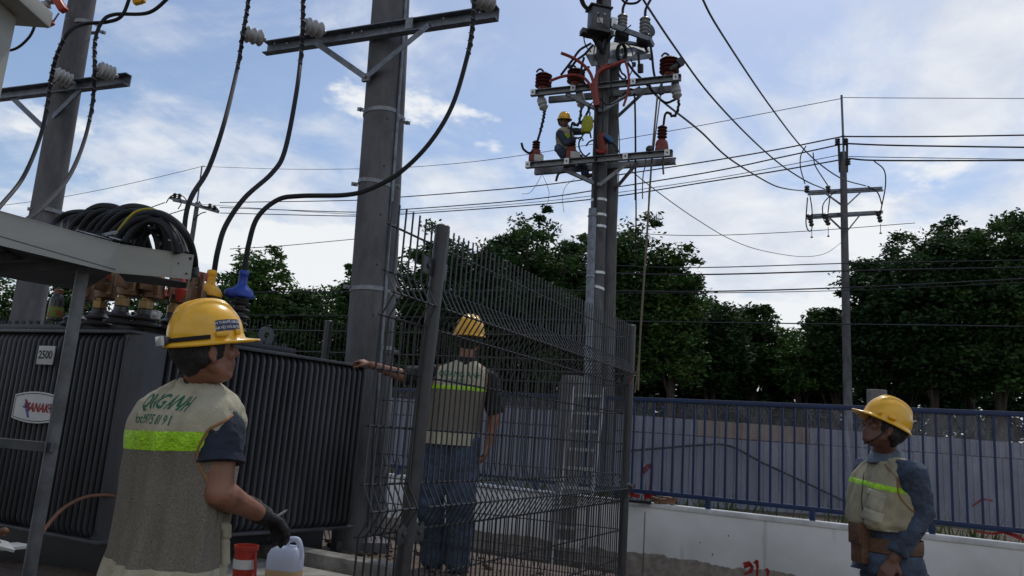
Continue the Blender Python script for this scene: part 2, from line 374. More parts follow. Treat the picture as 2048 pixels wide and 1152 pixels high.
def decal_text(body, size, O, right, up, target, m, parent, name='lettering', off=.0015, xs=1, bold=0, shear=0, spacing=1.0):
    """lettering laid on a surface: flat when target is None, else dropped along -normal on to the target mesh (world BVH)"""
    me = textmesh(body, size, spacing, bold); right = V(right).normalized(); up = V(up).normalized(); n = right.cross(up)
    o = org(parent)
    for v in me.vertices:
        P = V(O)+right*(v.co.x*xs+shear*v.co.y)+up*v.co.y
        if target is not None:
            h = target.ray_cast(P+n*.25, -n, .6)
            P = h[0]+n*off if h[0] is not None else P
        else: P = P+n*off
        v.co = P-o
    return mkobj(name, me, m, parent, 0)
def bvh_of(ob):
    me = ob.data; o = ORG[ob.name]; return BVHTree.FromPolygons([v.co+o for v in me.vertices], [tuple(p.vertices) for p in me.polygons])
def patch(O, right, up, w, h, target, m, parent, name, off=.002, nx=12, ny=8, outline=None):
    right = V(right).normalized(); up = V(up).normalized(); n = right.cross(up); vs = []; fs = []
    for j in range(ny+1):
        for i in range(nx+1):
            P = V(O)+right*w*(i/nx-.5)+up*h*(j/ny-.5)
            hh = target.ray_cast(P+n*.25, -n, .6) if target else (None,)
            vs.append((hh[0] if hh[0] is not None else P)+n*off)
    for j in range(ny):
        for i in range(nx): a = j*(nx+1)+i; fs.append((a, a+1, a+nx+2, a+nx+1))
    mb = MB(); mb.add(vs, fs); return mb.build(name, m, parent)
def shedprof(n, rc, rs, L, cap=.8):
    p = [(rc*cap, 0)]; s = L/n
    for i in range(n):
        h = i*s; p += [(rc, h+s*.05), (rs*.96, h+s*.28), (rs, h+s*.42), (rs*.93, h+s*.56), (rc*1.05, h+s*.8)]
    return p+[(rc, L), (rc*.5, L+.004)]
def helix(path, turns, rad, r, seg=5):
    P = path; n = turns*10; pts = []; m = len(P)-1; d = (P[1]-P[0]).normalized(); x, _, z = basis(d)
    for i in range(n+1):
        t = i/n*m; k = min(int(t), m-1); p = P[k].lerp(P[k+1], t-k)
        nd_ = (P[k+1]-P[k]).normalized(); q = d.rotation_difference(nd_); x = q @ x; z = q @ z; d = nd_
        a = 2*math.pi*i/10; pts.append(p+rad*(math.cos(a)*x+math.sin(a)*z))
    return pts
# ------------------------------------------------------------------ ground
g = MB(); S = 900
g.add([(-S, -S, 0), (S, -S, 0), (S, S, 0), (-S, S, 0)], [(0, 1, 2, 3)])
struct('ground', g, 'soil', smooth=0)
AU = V((.432, .902, 0)); AV = V((-.902, .432, 0))           # side fence direction, back fence direction
_p1 = px(838, 860, 3.1); _p2 = px(1254, 880, 5.46)
POST1 = V((_p1.x, _p1.y, 0)); POST2 = V((_p2.x, _p2.y, 0)); AU = (POST2-POST1).normalized(); AV = V((-AU.y, AU.x, 0)); AN = V((AU.y, -AU.x, 0))
PADZ = .46
e0 = POST1-AU*.25+AN*.12; e1 = POST2+AU*.5+AN*.12
e2 = e1+AV*9; e3 = e0+AV*9
m = MB(); k = 24
def gridquad(a, b, c, d, n, m_, z, amp, seed):
    vs = []; fs = []
    for j in range(m_+1):
        for i in range(n+1):
            p = a.lerp(b, i/n).lerp(d.lerp(c, i/n), j/m_)
            ed = i in (0, n) or j in (0, m_)
            vs.append(V((p.x, p.y, z+(0 if ed else amp*(noise.noise(p*2.3+V((seed, 0, 0)))+.5*noise.noise(p*7))))))
    for j in range(m_):
        for i in range(n): q = j*(n+1)+i; fs.append((q, q+1, q+n+2, q+n+1))
    return vs, fs
vs, fs = gridquad(e0, e1, e2, e3, 60, 110, PADZ, .035, 3); m.add(vs, fs)
for a, b in ((e0, e1), (e1, e2), (e2, e3), (e3, e0)):
    m.add([V((a.x, a.y, -.02)), V((b.x, b.y, -.02)), V((b.x, b.y, PADZ)), V((a.x, a.y, PADZ))], [(0, 1, 2, 3)])
struct('raised_ground', m, 'pad', smooth=60)
# loose soil mounds along the wall foot
# ------------------------------------------------------------------ white wall and blue fence
WN = .80
def gxy(u, t): p = px(u, 876+.0717*(u-1024), t); return V((p.x, p.y, 0))
W0 = gxy(730, 10.4); W1 = gxy(1716, 7.3)
WD = (W1-W0).normalized(); Wn = V((WD.y, -WD.x, 0))                   # towards the camera
WA = W0-WD*9; WB = W1+WD*4.5
wm = bpy.data.materials.new('painted_wall'); wm.use_nodes = True
t_ = wm.node_tree; n_ = t_.nodes; l_ = t_.links; b_ = n_['Principled BSDF']; b_.inputs['Roughness'].default_value = .85
tc_ = n_.new('ShaderNodeTexCoord'); sp_ = n_.new('ShaderNodeSeparateXYZ'); l_.new(tc_.outputs['Object'], sp_.inputs[0])
na = n_.new('ShaderNodeTexNoise'); na.inputs['Scale'].default_value = 1.3; na.inputs['Detail'].default_value = 9; l_.new(tc_.outputs['Object'], na.inputs['Vector'])
nb = n_.new('ShaderNodeTexNoise'); nb.inputs['Scale'].default_value = 16; nb.inputs['Detail'].default_value = 6; l_.new(tc_.outputs['Object'], nb.inputs['Vector'])
def m2(op, a, b):
    q = n_.new('ShaderNodeMath'); q.operation = op
    for i, x in enumerate((a, b)):
        if isinstance(x, (int, float)): q.inputs[i].default_value = x
        else: l_.new(x, q.inputs[i])
    return q.outputs[0]
hh = m2('ADD', sp_.outputs[2], m2('ADD', m2('MULTIPLY', m2('SUBTRACT', na.outputs[0], .5), .22), m2('MULTIPLY', m2('SUBTRACT', nb.outputs[0], .5), .05)))
st_ = n_.new('ShaderNodeMapRange'); l_.new(hh, st_.inputs[0]); st_.inputs[1].default_value = .272; st_.inputs[2].default_value = .279
rw = n_.new('ShaderNodeValToRGB'); l_.new(na.outputs[0], rw.inputs[0]); rw.color_ramp.elements[0].color = (.52, .52, .50, 1); rw.color_ramp.elements[0].position = .3; rw.color_ramp.elements[1].color = (.74, .74, .715, 1); rw.color_ramp.elements[1].position = .62
mp_ = n_.new('ShaderNodeMapping'); mp_.inputs['Scale'].default_value = (3.2, 3.2, .25); l_.new(tc_.outputs['Object'], mp_.inputs[0])
nc = n_.new('ShaderNodeTexNoise'); nc.inputs['Scale'].default_value = 2.4; nc.inputs['Detail'].default_value = 5; l_.new(mp_.outputs[0], nc.inputs['Vector'])
rs = n_.new('ShaderNodeValToRGB'); l_.new(nc.outputs[0], rs.inputs[0]); rs.color_ramp.elements[0].position = .60; rs.color_ramp.elements[0].color = (1, 1, 1, 1); rs.color_ramp.elements[1].position = .72; rs.color_ramp.elements[1].color = (.50, .42, .32, 1)
mu = n_.new('ShaderNodeMixRGB'); mu.blend_type = 'MULTIPLY'; mu.inputs[0].default_value = .8; l_.new(rw.outputs[0], mu.inputs[1]); l_.new(rs.outputs[0], mu.inputs[2])
vo_ = n_.new('ShaderNodeTexVoronoi'); vo_.inputs['Scale'].default_value = 5; l_.new(tc_.outputs['Object'], vo_.inputs['Vector'])
pk = m2('LESS_THAN', vo_.outputs['Distance'], .05)
mu2 = n_.new('ShaderNodeMixRGB'); l_.new(pk, mu2.inputs[0]); l_.new(mu.outputs[0], mu2.inputs[1]); mu2.inputs[2].default_value = (.16, .14, .12, 1)
rc = n_.new('ShaderNodeValToRGB'); l_.new(nb.outputs[0], rc.inputs[0]); rc.color_ramp.elements[0].color = (.19, .165, .14, 1); rc.color_ramp.elements[0].position = .35; rc.color_ramp.elements[1].color = (.30, .265, .225, 1); rc.color_ramp.elements[1].position = .65
mw = n_.new('ShaderNodeMixRGB'); l_.new(st_.outputs[0], mw.inputs[0]); l_.new(rc.outputs[0], mw.inputs[1]); l_.new(mu2.outputs[0], mw.inputs[2]); l_.new(mw.outputs[0], b_.inputs['Base Color'])
bp_ = n_.new('ShaderNodeBump'); bp_.inputs['Strength'].default_value = .5; bp_.inputs['Distance'].default_value = .01; l_.new(hh, bp_.inputs['Height']); l_.new(bp_.outputs[0], b_.inputs['Normal'])
MT['wall'] = wm
wall = thing('boundary_wall', WA, 'low white painted wall with bare brown cement foot and blue railing fence on top', 'wall')
m = MB(); c = (WA+WB)/2-Wn*.09; m.box((c.x, c.y, WN/2-.1), ((WB-WA).length, .18, WN+.16), (WD, Wn, V((0, 0, 1)))); m.build('wall_body', 'wall', wall, bevel=.008)
m = MB(); m.box((c.x, c.y, WN-.001), ((WB-WA).length, .20, .045), (WD, Wn, V((0, 0, 1)))); m.build('coping', mat('coping_paint', (.62, .63, .62), .8, var=.2, scale=5), wall, bevel=.006)
m = MB()
for ux in (1291,):
    p = onplane(ux, 1000, W0, Wn); m.box((p.x, p.y, .36), (.008, .006, .74), (WD, Wn, V((0, 0, 1))))
m.build('wall_joint', mat('joint', (.12, .11, .1), .9), wall)
def stroke(mb, pts, wdt, P0, n, off=.004):
    """paint stroke given as picture points dropped on the plane (P0,n)"""
    P = [onplane(u, v, P0, n)+n*off for u, v in pts]
    for i in range(len(P)-1):
        d = (P[i+1]-P[i]); L_ = d.length; d.normalize(); s = d.cross(n).normalized()*wdt*(.35+.3*rnd.random()); e = d*wdt*.15
        mb.add([P[i]-s-e, P[i]+s-e, P[i+1]+s+e, P[i+1]-s+e], [(0, 1, 2, 3)])
m = MB()
Q = lambda l: [(1240+a/2.938, 760+b/2.938) for a, b in l]
for s_ in ([(728, 1080), (760, 1072), (778, 1095), (770, 1125), (735, 1140)], [(732, 1100), (752, 1090), (775, 1088)], [(790, 1075), (806, 1062), (808, 1100), (806, 1150)], [(862, 1110), (872, 1128), (868, 1146)]):
    stroke(m, Q(s_), .03, W0, Wn)
m.build('red_graffiti', 'red_paint', wall, smooth=0)
# the fence on the wall
FP = W0-Wn*.09
def fz(u, v): return onplane(u, v, FP, Wn)
ztop = CAM.z+.50; zbot = .93
fence = thing('blue_fence', WA+V((0, 0, WN)), 'long blue railing fence with square bars standing on the low white wall', 'fence')
Ltot = (WB-WA).length
FA = WA-Wn*.09; FB = WB-Wn*.09
def zt(s): return V((0, 0, 1))*(.0)
for nm, z, h in (('top_rail', ztop, .045), ('bottom_rail', zbot, .045)):
    m = MB(); m.beam(FA+V((0, 0, z)), FB+V((0, 0, z)), .045, h); m.build(nm, 'blue_steel', fence, bevel=.004)
posts = [fz(u, 1000) for u in (747, 1145, 1417, 1625, 1904, 2160)]
ss = [(p-FA).dot(WD) for p in posts]; d0 = ss[2]
ps = [d0+(ss[3]-d0)*i*1.0 for i in range(-9, 5)]
ps = [s for s in ps if 0 < s < Ltot]
for s in ps:
    m = MB(); p = FA+WD*s; m.box((p.x, p.y, (WN+zbot)/2), (.05, .05, zbot-WN), (WD, Wn, V((0, 0, 1)))); m.build('post', 'blue_steel', fence, bevel=.004)
edges = [0]+ps+[Ltot]
for a, b in zip(edges[:-1], edges[1:]):
    n = max(1, round((b-a)/.108)); m = MB()
    for i in range(n):
        p = FA+WD*(a+(b-a)*(i+.5)/n)+Wn*rnd.uniform(-.003, .003); j = rnd.uniform(-.004, .004)
        m.box((p.x+j, p.y, (ztop+zbot)/2), (.02, .02, ztop-zbot-.045), (WD, Wn, V((0, 0, 1))))
    m.build('bars', 'blue_steel', fence, bevel=0)
# clear plastic sheet tied behind the bars
pm = bpy.data.materials.new('clear_plastic_sheet'); pm.use_nodes = True
t_ = pm.node_tree; n_ = t_.nodes; l_ = t_.links; n_.remove(n_['Principled BSDF'])
tr = n_.new('ShaderNodeBsdfTransparent'); tr.inputs[0].default_value = (.86, .87, .92, 1)
df = n_.new('ShaderNodeBsdfDiffuse'); df.inputs[0].default_value = (.30, .315, .37, 1); gl = n_.new('ShaderNodeBsdfGlossy'); gl.inputs['Roughness'].default_value = .18; gl.inputs[0].default_value = (.8, .8, .85, 1)
tl = n_.new('ShaderNodeBsdfTranslucent'); tl.inputs[0].default_value = (.26, .275, .33, 1)
ms0 = n_.new('ShaderNodeMixShader'); ms0.inputs[0].default_value = .12; l_.new(df.outputs[0], ms0.inputs[1]); l_.new(tl.outputs[0], ms0.inputs[2])
tc_ = n_.new('ShaderNodeTexCoord'); mp_ = n_.new('ShaderNodeMapping'); mp_.inputs['Scale'].default_value = (3, 3, .9); mp_.inputs['Rotation'].default_value = (0, .35, 0); l_.new(tc_.outputs['Object'], mp_.inputs[0])
nz = n_.new('ShaderNodeTexNoise'); nz.inputs['Scale'].default_value = 2.2; nz.inputs['Detail'].default_value = 9; nz.inputs['Distortion'].default_value = 1.4; l_.new(mp_.outputs[0], nz.inputs['Vector'])
mr = n_.new('ShaderNodeMapRange'); l_.new(nz.outputs[0], mr.inputs[0]); mr.inputs[1].default_value = .3; mr.inputs[2].default_value = .75; mr.inputs[3].default_value = .07; mr.inputs[4].default_value = .26
nz2 = n_.new('ShaderNodeTexNoise'); nz2.inputs['Scale'].default_value = 5.5; nz2.inputs['Detail'].default_value = 3; nz2.inputs['Distortion'].default_value = 3.2; l_.new(mp_.outputs[0], nz2.inputs['Vector'])
scr = n_.new('ShaderNodeValToRGB'); l_.new(nz2.outputs[0], scr.inputs[0]); e = scr.color_ramp.elements; e[0].position = .62; e[0].color = (0, 0, 0, 1); e[1].position = .645; e[1].color = (.55, .55, .55, 1); q = e.new(.665); q.color = (0, 0, 0, 1)
ad = n_.new('ShaderNodeMath'); ad.operation = 'ADD'; ad.use_clamp = True; l_.new(mr.outputs[0], ad.inputs[0]); l_.new(scr.outputs[0], ad.inputs[1])
ms = n_.new('ShaderNodeMixShader'); l_.new(ad.outputs[0], ms.inputs[0]); l_.new(tr.outputs[0], ms.inputs[1]); l_.new(ms0.outputs[0], ms.inputs[2])
ms3 = n_.new('ShaderNodeMixShader'); ms3.inputs[0].default_value = .05; l_.new(ms.outputs[0], ms3.inputs[1]); l_.new(gl.outputs[0], ms3.inputs[2])
bp_ = n_.new('ShaderNodeBump'); bp_.inputs['Strength'].default_value = .4; bp_.inputs['Distance'].default_value = .03; l_.new(nz.outputs[0], bp_.inputs['Height']); l_.new(bp_.outputs[0], gl.inputs['Normal'])
l_.new(ms3.outputs[0], n_['Material Output'].inputs[0])
MT['film'] = pm
def sheet(s0, s1, z0, z1, nm='plastic_sheet'):
    m = MB(); n = int((s1-s0)/.05)+1; vs = []; fs = []
    for j in range(13):
        for i in range(n+1):
            s = s0+(s1-s0)*i/n; z = z0+(z1-z0)*j/12
            p = FA+WD*s-Wn*(.02+.012*noise.noise(V((s*3, z*2, 0)))+.006*noise.noise(V((s*9, z*5, 3)))); vs.append(V((p.x, p.y, z)))
    for j in range(12):
        for i in range(n): a = j*(n+1)+i; fs.append((a, a+1, a+n+2, a+n+1))
    m.add(vs, fs); return m.build(nm, 'film', fence, smooth=180)
sb = (fz(1706, 900)-FA).dot(WD)
sheet(0, sb, zbot-.01, ztop-.01); sheet(sb-.07, Ltot, zbot-.01, ztop-.01)
# graffiti behind, rope coil on the wall
# ------------------------------------------------------------------ far hoarding
hz0 = px(1290, 881, 20); HY = hz0.y
def hp(u, v): d = ray(u, v); return CAM+d*((HY-CAM.y)/d.y)
hd = thing('hoarding', V((0, HY, 0)), 'long grey sheet hoarding beyond the blue fence', 'fence')
zt_ = hp(1290, 832).z; xl = -16; xr = 30
def hoardpart(x0, x1, mt, z0, z1, y=0):
    m = MB(); n = max(1, round((x1-x0)/.19)); P = []
    for i in range(n):
        xx = x0+(x1-x0)*i/n; w_ = (x1-x0)/n
        P += [(xx, 0), (xx+w_*.42, 0), (xx+w_*.5, .025), (xx+w_*.92, .025)]
    P.append((x1, 0)); vs = []; fs = []
    for (a, b) in P: vs += [V((a, HY+y+b, z0)), V((a, HY+y+b, z1))]
    for i in range(len(P)-1): fs.append((2*i, 2*i+2, 2*i+3, 2*i+1))
    m.add(vs, fs); return m.build('sheet_panel', mt, hd, smooth=0)
xa, xb = hp(1395, 850).x, hp(1620, 860).x
x = xl; i = 0
zs = zt_-.42
while x < xr:
    hoardpart(x, x+1.15, 'hoard', 0, zs-.012+rnd.uniform(-.01, .01)); x += 1.16
for (a, b, mt) in ((xl, xa, 'hoard'), (xa, xb, 'hoard_tan'), (xb, xr, 'hoard')):
    hoardpart(a+.005, b-.005, mt, zs+.012, zt_, y=.01)
m = MB(); m.box(((xl+xr)/2, HY+.05, zs), (xr-xl, .03, .05)); m.build('rail', 'dark_steel', hd)
for i in range(16):
    m = MB(); m.box((xl+1.5+i*2.9, HY+.09, zt_/2), (.06, .06, zt_-.05)); m.build('stake', 'dark_steel', hd)
m = MB(); m.tube(spline([hp(1230, 903)-V((0, .2, 0)), hp(1310, 897)-V((0, .2, 0)), hp(1400, 890)-V((0, .2, 0)), hp(1455, 892)-V((0, .2, 0)), hp(1520, 925)-V((0, .2, 0)), hp(1600, 962)-V((0, .2, 0)), hp(1705, 1012)-V((0, .2, 0))], 10), .028)
single('hose', m, 'rubber', 'black hose slung in an arc in front of the grey hoarding', 'hose')
m = MB()
for s_ in ([(1285, 945), (1297, 932), (1304, 930), (1303, 962), (1300, 985), (1290, 992), (1312, 992)],): stroke(m, s_, .05, FP-Wn*.045, Wn, 0)
m.build('red_graffiti', 'red_paint', fence, smooth=0); m = MB()
stroke(m, [(1267, 970), (1263, 985), (1262, 990), (1278, 992)], .05, FP-Wn*.045, Wn, 0)
m.build('red_graffiti', 'red_paint', fence, smooth=0)
for s_ in ([(1945, 1012), (1965, 998), (1985, 1002)], [(1950, 1062), (1985, 1068), (2010, 1064), (2040, 1072)], [(1990, 1058), (2030, 1072), (2048, 1080)]):
    m = MB(); stroke(m, s_, .02, FP-Wn*.045, Wn, 0); m.build('red_graffiti', 'red_paint', fence, smooth=0)
# ------------------------------------------------------------------ trees
def leaves(center, rad, nclump, per, size, seed, flat=.75, lumps=9):
    r = np.random.default_rng(seed); c = np.array(center); R = np.array(rad)
    lum = r.normal(size=(lumps, 3)); lum /= np.linalg.norm(lum, axis=1)[:, None]
    P = []
    while len(P) < nclump:
        d = r.normal(size=3); d /= np.linalg.norm(d); k = r.random()**.42
        bumpy = .66+.42*max(0, (lum@d).max())**3
        q = d*R*k*bumpy
        if q[2] < -R[2]*.85: continue
        P.append(q)
    P = np.array(P)+c
    cr = r.uniform(.22, .72, nclump)*(min(R)/2.6)**.5
    pts = P[:, None, :]+np.clip(r.normal(size=(nclump, per, 3)), -1.9, 1.9)*cr[:, None, None]*np.array([.62, .62, .40])
    pts = pts.reshape(-1, 3); n = len(pts)
    a = r.normal(size=(n, 3)); a[:, 2] *= .45; a /= np.linalg.norm(a, axis=1)[:, None]
    b = np.cross(a, r.normal(size=(n, 3))); b /= np.linalg.norm(b, axis=1)[:, None]
    s = size*.66*r.uniform(.55, 1.3, n)[:, None]
    vs = np.stack([pts-a*s, pts+b*s*.42+a*s*.1, pts+a*s, pts-b*s*.42+a*s*.1], 1).reshape(-1, 3)
    return vs, P, cr
def fastmesh(name, vs, o):
    n = len(vs)//4; me = bpy.data.meshes.new(name)
    me.vertices.add(len(vs)); me.vertices.foreach_set('co', (vs-np.array(o)).astype(np.float32).ravel())
    me.loops.add(n*4); me.loops.foreach_set('vertex_index', np.arange(n*4, dtype=np.int32))
    me.polygons.add(n); me.polygons.foreach_set('loop_start', np.arange(0, n*4, 4, dtype=np.int32)); me.polygons.foreach_set('loop_total', np.full(n, 4, dtype=np.int32))
    me.update(calc_edges=True); return me
def tree(u, vtop, vbot, wpx, t, label, leaf='leaf', seed=1, nclump=150, per=60, size=.17, name='broadleaf_tree'):
    hor = 866+.0717*(u-1024)
    p = px(u, hor, t); base = V((p.x, p.y, 0)); ztop = zat(p, vtop); zb = max(1.3, zat(p, vbot)); rx = wpx/2/FPX*t
    root = thing(name, base, label, 'tree', 'trees behind the site')
    rz = (ztop-zb)/2; c = V((p.x, p.y, zb+rz)); ry = min(rx, 3.2)
    vs, P, cr = leaves(c, (rx*.94, ry, rz), nclump, int(per*2.0), size, seed)
    mkobj('crown', fastmesh('crown', vs, base), leaf, root, 0)
    r = random.Random(seed); m = MB(); H = c.z+rz*.35; r0 = .11+.012*ztop
    tp = spline([base-V((0, 0, .1)), base+V((r.uniform(-.1, .1), 0, H*.35)), base+V((r.uniform(-.25, .25), r.uniform(-.2, .2), H*.7)), base+V((r.uniform(-.3, .3), 0, H))], 5)
    m.tube(tp, [r0*(1-.75*i/(len(tp)-1)) for i in range(len(tp))], 8)
    for i in range(16):
        q = V(P[r.randrange(len(P))]); s0 = tp[r.randrange(len(tp)//3, len(tp)-2)]
        mid = s0.lerp(q, .5)+V((r.uniform(-.3, .3), r.uniform(-.3, .3), .35)); bb = spline([s0, mid, q], 4)
        m.tube(bb, [r0*.36*(1-.8*k/(len(bb)-1)) for k in range(len(bb))], 5)
    m.build('trunk', 'bark', root)
TREES = [
 (470, 478, 800, 190, 30, 'tall loose tree right behind the yellow and blue cable boots', 'leaf2', 170, 52, .17),
 (575, 545, 800, 170, 31, 'shorter tree between the cable boots and the twin grey poles', 'leaf', 150, 60, .17),
 (668, 512, 800, 110, 33, 'narrow tree tight against the left side of the twin grey poles', 'leaf2', 120, 60, .17),
 (815, 448, 800, 150, 33, 'tree showing between the twin grey poles and the round fence post', 'leaf', 150, 62, .17),
 (930, 470, 800, 190, 30, 'dark tree behind the worker at the mesh fence', 'leaf3', 190, 66, .17),
 (1045, 424, 800, 230, 32, 'tall dark tree with a pointed top midway between fence post and lineman pole', 'leaf', 240, 66, .17),
 (1150, 450, 800, 170, 34, 'tree just left of the lineman pole', 'leaf', 190, 62, .17),
 (1255, 434, 800, 190, 31, 'tall tree behind the hanging ropes right of the lineman pole', 'leaf', 230, 64, .17),
 (1335, 478, 790, 140, 30, 'tree whose ragged right side leans out under the lower power lines', 'leaf2', 170, 60, .17),
 (1420, 576, 800, 150, 33, 'low round tree right of the tall tree group', 'leaf3', 150, 66, .17),
 (1505, 590, 800, 110, 35, 'small tree at the right end of the middle tree group', 'leaf', 110, 64, .17),
 (1600, 680, 800, 160, 34, 'light green low tree in the dip left of the far concrete pole', 'leaf2', 110, 66, .16),
 (1668, 600, 800, 120, 33, 'small tree right behind the far concrete pole', 'leaf', 120, 64, .17),
 (1762, 492, 800, 170, 31, 'dense tree just right of the far concrete pole', 'leaf3', 200, 70, .17),
 (1872, 440, 810, 230, 29, 'large dense tree above the right hand worker', 'leaf3', 280, 70, .17),
 (2005, 398, 820, 240, 28, 'tallest tree at the right edge of the picture', 'leaf', 290, 70, .17),
 (2150, 420, 830, 240, 28, 'dense tree cut by the right edge of the picture', 'leaf', 150, 70, .17),
 (980, 458, 800, 130, 34, 'crown filling the dip left of the pointed tall tree', 'leaf3', 130, 64, .17),
 (1100, 446, 800, 120, 35, 'crown peeping out right of the pointed tall tree', 'leaf3', 130, 62, .17),
 (868, 474, 800, 110, 35, 'crown just behind the top of the round fence post', 'leaf', 110, 60, .17),
 (1205, 452, 800, 110, 36, 'crown directly behind the lineman pole', 'leaf3', 110, 60, .17),
 (1385, 560, 800, 100, 36, 'half hidden crown under the ragged side of the tall tree', 'leaf3', 110, 60, .17),
 (1462, 600, 800, 110, 37, 'crown in the saddle between the two low round trees', 'leaf', 110, 60, .17),
 (725, 560, 800, 120, 35, 'crown mostly hidden behind the twin grey poles', 'leaf', 100, 60, .17),
 (1560, 655, 800, 110, 36, 'low crown just left of the light green tree in the dip', 'leaf2', 90, 60, .16),
 (1642, 622, 800, 90, 36, 'low crown between the light green tree and the far pole', 'leaf', 90, 60, .16),
 (1815, 462, 800, 130, 33, 'crown linking the two dense trees right of the far pole', 'leaf3', 140, 62, .17),
 (1945, 425, 810, 130, 32, 'crown filling the notch left of the tallest right tree', 'leaf3', 140, 62, .17),
 (300, 560, 800, 190, 31, 'tree half hidden behind the brown transformer terminals', 'leaf2', 150, 56, .17),
 (110, 560, 800, 200, 31, 'tree behind the left concrete pole under the canopy', 'leaf', 150, 56, .17),
 (-40, 540, 800, 200, 31, 'tree at the left edge of the picture under the canopy', 'leaf2', 130, 56, .17),
]
for i, (u, vt, vb, wp, t, lab, lf, nc_, per, sz) in enumerate(TREES): tree(u, vt, vb, wp, t, lab, lf, 11+i, nc_, per, sz)
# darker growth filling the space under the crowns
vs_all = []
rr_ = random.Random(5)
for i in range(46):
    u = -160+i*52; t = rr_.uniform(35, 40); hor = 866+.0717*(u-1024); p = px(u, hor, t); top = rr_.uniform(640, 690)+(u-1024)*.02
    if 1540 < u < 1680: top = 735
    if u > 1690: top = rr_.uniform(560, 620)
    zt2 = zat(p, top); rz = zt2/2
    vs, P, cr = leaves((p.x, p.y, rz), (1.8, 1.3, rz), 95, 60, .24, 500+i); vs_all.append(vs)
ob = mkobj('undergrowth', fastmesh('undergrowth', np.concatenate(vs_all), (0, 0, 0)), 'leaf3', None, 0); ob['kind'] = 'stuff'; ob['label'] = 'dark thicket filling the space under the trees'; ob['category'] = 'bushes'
# weeds between wall and hoarding
r = np.random.default_rng(3); n = 9000; s = r.uniform(0, Ltot, n); dd = r.gamma(2.0, .5, n)+.15
cl = np.array([noise.noise(V((a*1.3, b*.5, 2))) for a, b in zip(s, dd)]); keep = cl > -.12; s = s[keep]; dd = dd[keep]; n = len(s)
base = np.array(FA)[None, :]+np.array(WD)[None, :]*s[:, None]-np.array(Wn)[None, :]*dd[:, None]; base[:, 2] = 0
h = r.uniform(.35, .98, n); h[dd > 1.2] *= 1.1; th = r.uniform(0, 6.28, n); lean = r.uniform(.05, .45, n)
dx = np.stack([np.cos(th), np.sin(th), 0*th], 1); tip = base+dx*(lean*h)[:, None]; tip[:, 2] = h*.9; mid = base+dx*(lean*h*.35)[:, None]; mid[:, 2] = h*.55
sd_ = np.stack([-np.sin(th), np.cos(th), 0*th], 1)*(.014+.012*r.random(n))[:, None]
vs = np.stack([base, mid+sd_, tip, mid-sd_], 1).reshape(-1, 3)
ob = mkobj('weeds', fastmesh('weeds', vs, (0, 0, 0)), 'weed', None, 0); ob['kind'] = 'stuff'; ob['label'] = 'rank weeds growing behind the white wall'; ob['category'] = 'weeds'
# pale building glimpsed under the crowns
p = gxy(1490, 46); b0 = thing('shed', V((p.x, p.y, 0)), 'pale blue building glimpsed low between the tree trunks', 'building')
m = MB(); m.box((p.x, p.y, 1.9), (7, 5, 3.8)); m.build('wall', 'building', b0, bevel=.02)
m = MB(); m.prism([V((p.x-3.8, p.y-2.8, 3.8)), V((p.x+3.8, p.y-2.8, 3.8)), V((p.x+3.8, p.y, 4.6)), V((p.x-3.8, p.y, 4.6))], (0, 0, 1), .08)
m.prism([V((p.x-3.8, p.y, 4.6)), V((p.x+3.8, p.y, 4.6)), V((p.x+3.8, p.y+2.8, 3.8)), V((p.x-3.8, p.y+2.8, 3.8))], (0, 0, 1), .08); m.build('roof', 'hoard', b0)
# ------------------------------------------------------------------ power poles
ZU = V((0, 0, 1))
def tocam(P): d = CAM-P; d.z = 0; return d.normalized()
def strap(parent, P, z, r, m='galv', tilt=0, h=.035, lug=True):
    mb = MB(); seg = 28; c = V((P.x, P.y, z)); rings = []
    for (rr, hh_) in ((r+.002, -h/2), (r+.006, -h/2), (r+.006, h/2), (r+.002, h/2)):
        rings.append([c+V((rr*math.cos(2*math.pi*k/seg), rr*math.sin(2*math.pi*k/seg), hh_+tilt*math.cos(2*math.pi*k/seg)*r)) for k in range(seg)])
    mb.loft(rings, cap=False)
    if lug:
        d = tocam(P); s = V((d.y, -d.x, 0))
        for sg in (-1, 1):
            q = c+s*sg*(r+.03)+d*.01+V((0, 0, tilt*sg*r)); mb.box(q, (.055, .012, h*.9), (s, d, ZU)); mb.cyl(q-d*.035, q+d*.035, .008, seg=8)
    return mb.build('strap', m, parent)
def insulator(parent, base, ax, L, rc, rs, n, m, name='insulator', cap=True):
    mb = MB(); mb.lathe(shedprof(n, rc, rs, L), base, ax, 18); o = mb.build(name, m, parent)
    return o
def bolt(mb, P, n, r=.012, h=.02): mb.cyl(P, P+V(n)*h, r, r, 6)
def pole_shaft(parent, P0, P1, r0, r1, seg=32, m='concrete', holes=()):
    mb = MB(); n = 14; pts = [V(P0).lerp(V(P1), i/n) for i in range(n+1)]
    mb.tube(pts, [r0+(r1-r0)*i/n for i in range(n+1)], seg); o = mb.build('shaft', m, parent)
    if holes:
        for v in holes:
            mh = MB(); P = over(P0, v); f = (P.z-P0.z)/(P1.z-P0.z); r = r0+(r1-r0)*f; d = tocam(P); s = V((-d.y, d.x, 0)); a = (d*.93+s*.36).normalized()
            c_ = V(P0).lerp(V(P1), f); mh.cyl(c_+a*(r-.004), c_+a*(r+.0015), .009, .009, 10); mh.build('bolt_hole', 'black', parent)
    return o
def cable(name, pts, r, mt, label, cat='cable', group=None, n=10, seg=8):
    m = MB(); P = spline(pts, n); m.tube(P, r, seg); return single(name, m, mt, label, cat, group), P

